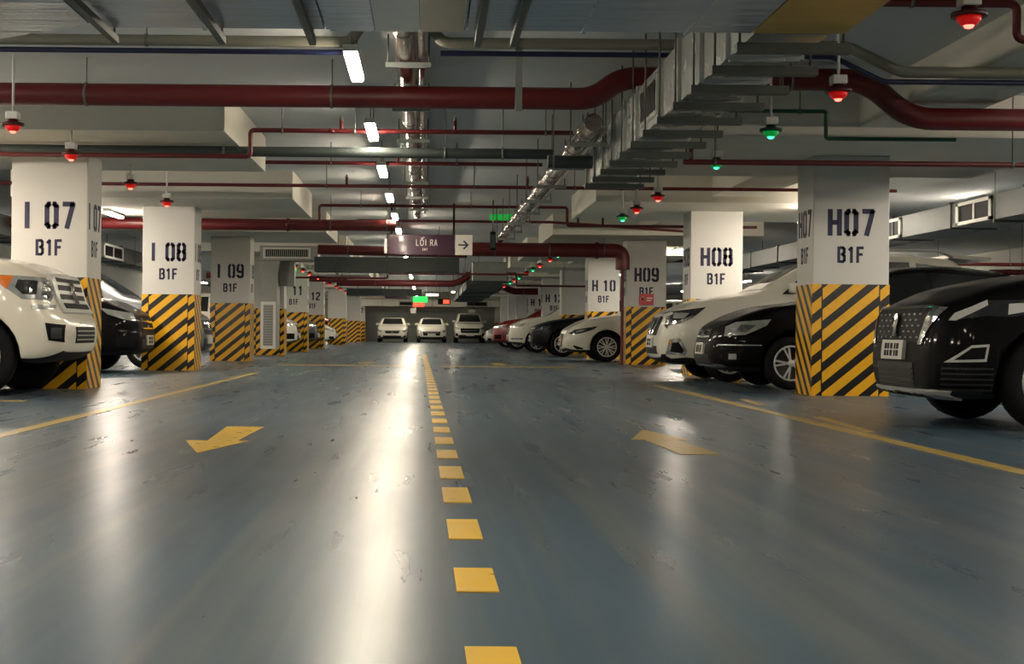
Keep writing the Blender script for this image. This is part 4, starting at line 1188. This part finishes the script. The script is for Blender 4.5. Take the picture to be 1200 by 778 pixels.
car(spec('suv', 'white', L=5.0, W=1.92, wf=1.02,
    top=[(0, 1.0), (.12, 1.06), (.54, 1.2), (1.1, 1.28), (1.45, 1.33), (1.85, 1.6), (2.2, 1.78), (2.7, 1.9), (3.6, 1.93), (4.4, 1.86), (4.8, 1.6), (5.0, 1.1)],
    belt=[(0, .93), (.2, 1.02), (.6, 1.13), (1.4, 1.23), (3.5, 1.3), (4.7, 1.34), (5.0, 1.05)],
    bot=[(0, .34), (.2, .24), (.6, .25), (4.3, .27), (5.0, .42)],
    glass=dict(ws=(1.37, 1.82, .7, .57), rear=(1.4, 1.78, .6, .52), side=[[(1.8, 1.3), (2.75, 1.32), (2.75, 1.79), (2.3, 1.74)], [(2.83, 1.32), (3.75, 1.35), (3.7, 1.79), (2.83, 1.8)], [(3.83, 1.37), (4.45, 1.42), (4.2, 1.74), (3.8, 1.78)]]),
    lamp=[([(.05, .8), (.09, .98), (.2, 1.03), (.68, 1.1), (.52, .97), (.3, .86)], 'lensdark'), ([(.1, .83), (.12, .86), (.3, .9), (.5, .98), (.5, .95), (.3, .86)], 'chrome'), ([(.22, .93), (.36, .93), (.44, 1.01), (.24, 1.01)], 'lens')],
    fog=[([(.12, .4), (.16, .62), (.3, .64), (.4, .46), (.36, .38)], 'chrome'), ([(.18, .44), (.2, .57), (.29, .58), (.36, .46), (.34, .42)], 'black')],
    front=fr, plate=(.5, .15), mirror=(1.95, 1.36),
    sidebits=[('bumper_lip', [(.03, .2), (.55, .2), (.6, .34), (.4, .36), (.2, .34), (.03, .42)], 'cladding', .01)],
    extra=[('roof_rail', rails), ('rear_spoiler', spoiler)]), 'car', 'white sport utility car with smoked headlight between columns H 07 and H 08', 'car', (3.44, 21.6), RIGHT, 2)

# --- white hatchback before column H 09
fr = [('grille', [(-.34, .38), (.34, .38), (.5, .6), (.42, .68), (-.42, .68), (-.5, .6)], 'black', .006), ('bar', [(-.52, .6), (-.34, .36), (.34, .36), (.52, .6), (.48, .6), (.31, .39), (-.31, .39), (-.48, .6)], 'chrome', .016), ('badge', [(-.07, .6), (-.04, .56), (.04, .56), (.07, .6), (.04, .65), (-.04, .65)], 'chrome', .03)]
car(spec('hatch', 'white', W=1.88, wf=1.07, r=.36, lamp=[([(.14, .68), (.3, .78), (.85, .87), (.74, .79), (.5, .71), (.3, .66)], 'lensdark'), ([(.3, .71), (.45, .73), (.58, .79), (.4, .77)], 'lens')],
    fog=[([(.26, .4), (.46, .34), (.5, .32), (.48, .3), (.34, .3), (.26, .36)], 'black')], front=fr, plate=(.4, .13), spokes=8), 'car', 'white hatchback with bright spoked wheel just behind column H 09', 'car', (3.37, 35.4), RIGHT, 2)
car(spec('suv', 'navy', r=.37, wf=.9, top=[(0, .86), (.12, .93), (.5, 1.04), (1.0, 1.12), (1.45, 1.17), (1.9, 1.45), (2.3, 1.62), (2.8, 1.7), (3.6, 1.68), (4.3, 1.58), (4.75, 1.4), (4.95, 1.0)],
    belt=[(0, .8), (.2, .88), (.6, 1.0), (1.4, 1.08), (3.5, 1.12), (4.7, 1.16), (4.95, .95)], glass=dict(ws=(1.22, 1.6, .66, .55), rear=(1.22, 1.55, .6, .52), side=[[(1.8, 1.14), (2.75, 1.16), (2.75, 1.57), (2.35, 1.53)], [(2.83, 1.16), (4.1, 1.2), (3.8, 1.5), (2.83, 1.57)]]), mirror=(1.9, 1.2),
    lamp=[([(.08, .74), (.12, .82), (.6, .92), (.5, .84), (.25, .77)], 'lensdark')]), 'car', 'dark navy crossover next behind the white hatchback', 'car', (3.1, 42.0), RIGHT, 2)
car(spec('suv', 'white', fog=[(rect(.1, .5, .45, .5), 'chrome')]), 'car', 'white sport utility car with chrome front between the navy and red cars', 'car', (2.86, 49.6), RIGHT, 2)
car(spec('suv', 'red', L=4.95), 'car', 'red sport utility car in the right row', 'car', (2.66, 57.2), RIGHT, 2)
car(spec('sedan', 'silver'), 'car', 'silver sedan just beyond the red car', 'car', (2.68, 64.4), RIGHT, 1)
car(spec('sedan', 'white'), 'car', 'white sedan second beyond the red car', 'car', (3.0, 71.6), RIGHT, 1)
car(spec('hatch', 'white'), 'car', 'white car glimpsed between columns H 08 and H 09', 'car', (5.0, 28.3), RIGHT, 1)
car(spec('suv', 'white', r=.36), 'car', 'white car in the second row seen between columns H 07 and H 08', 'car', (10.6, 40.0), RIGHT, 1)
# --- cars facing the viewer at the far end
car(spec('sedan', 'white', lamp=[([(.08, .62), (.12, .74), (.7, .86), (.55, .74), (.3, .64)], 'lens')]), 'car', 'white sedan facing the viewer at the far end, leftmost of three', 'car', (-2.06, 86.0), -PI/2, 1)
car(spec('sedan', 'white', front=[('grille', [(-.5, .44), (.5, .44), (.55, .68), (-.55, .68)], 'black', .006), ('bar', rect(-.45, .45, .6, .63), 'chrome', .014), ('lower_grille', rect(-.7, .7, .28, .36), 'cladding', .006)]), 'car', 'white sedan facing the viewer at the far end, middle one with dark grille', 'car', (.36, 86.2), -PI/2, 1)
car(spec('suv', 'white', front=[('grille', [(-.55, .62), (.55, .62), (.6, .9), (-.6, .9)], 'black', .006), ('bar', rect(-.5, .5, .74, .78), 'chrome', .014), ('lower_grille', rect(-.7, .7, .34, .5), 'cladding', .006)]), 'car', 'white sport utility car facing the viewer at the far end, rightmost of three', 'car', (2.72, 86.4), -PI/2, 1)
# --- left row
car(spec('suv', 'black', W=1.84), 'car', 'black car with its nose between columns I 07 and I 08', 'car', (-4.5, 22.95), LEFT_, 2)
car(spec('suv', 'grey', W=1.88, L=4.95), 'car', 'dark grey sport utility car half hidden behind column I 08', 'car', (-3.98, 25.95), LEFT_, 1)
car(spec('suv', 'white'), 'car', 'white car with dark grille just before column I 11', 'car', (-4.08, 45.5), LEFT_, 1)
car(spec('suv', 'grey'), 'car', 'dark grey car just before column I 12', 'car', (-4.05, 53.2), LEFT_, 1)
car(spec('sedan', 'white'), 'car', 'white car beyond column I 12 in the left row', 'car', (-4.25, 67.6), LEFT_, 1)
car(spec('hatch', 'red'), 'car', 'red car at the far end of the left row', 'car', (-4.1, 87.5), LEFT_, 1)
# ------------------------------------------------------------------ world and view
w = bpy.data.worlds.new('world'); SC.world = w
w.use_nodes = True
w.node_tree.nodes['Background'].inputs['Color'].default_value = (0.6, 0.65, 0.7, 1)
w.node_tree.nodes['Background'].inputs['Strength'].default_value = 0.05
vs = SC.view_settings
SC.display_settings.display_device = 'sRGB'
vs.view_transform = 'Standard'; vs.look = 'None'; vs.gamma = 1.0; vs.use_curve_mapping = False
vs.exposure = 0.18
cy = SC.cycles
cy.use_denoising = True
cy.max_bounces = 8; cy.diffuse_bounces = 5; cy.glossy_bounces = 4
cy.sample_clamp_indirect = 6.0
cy.caustics_reflective = False; cy.caustics_refractive = False
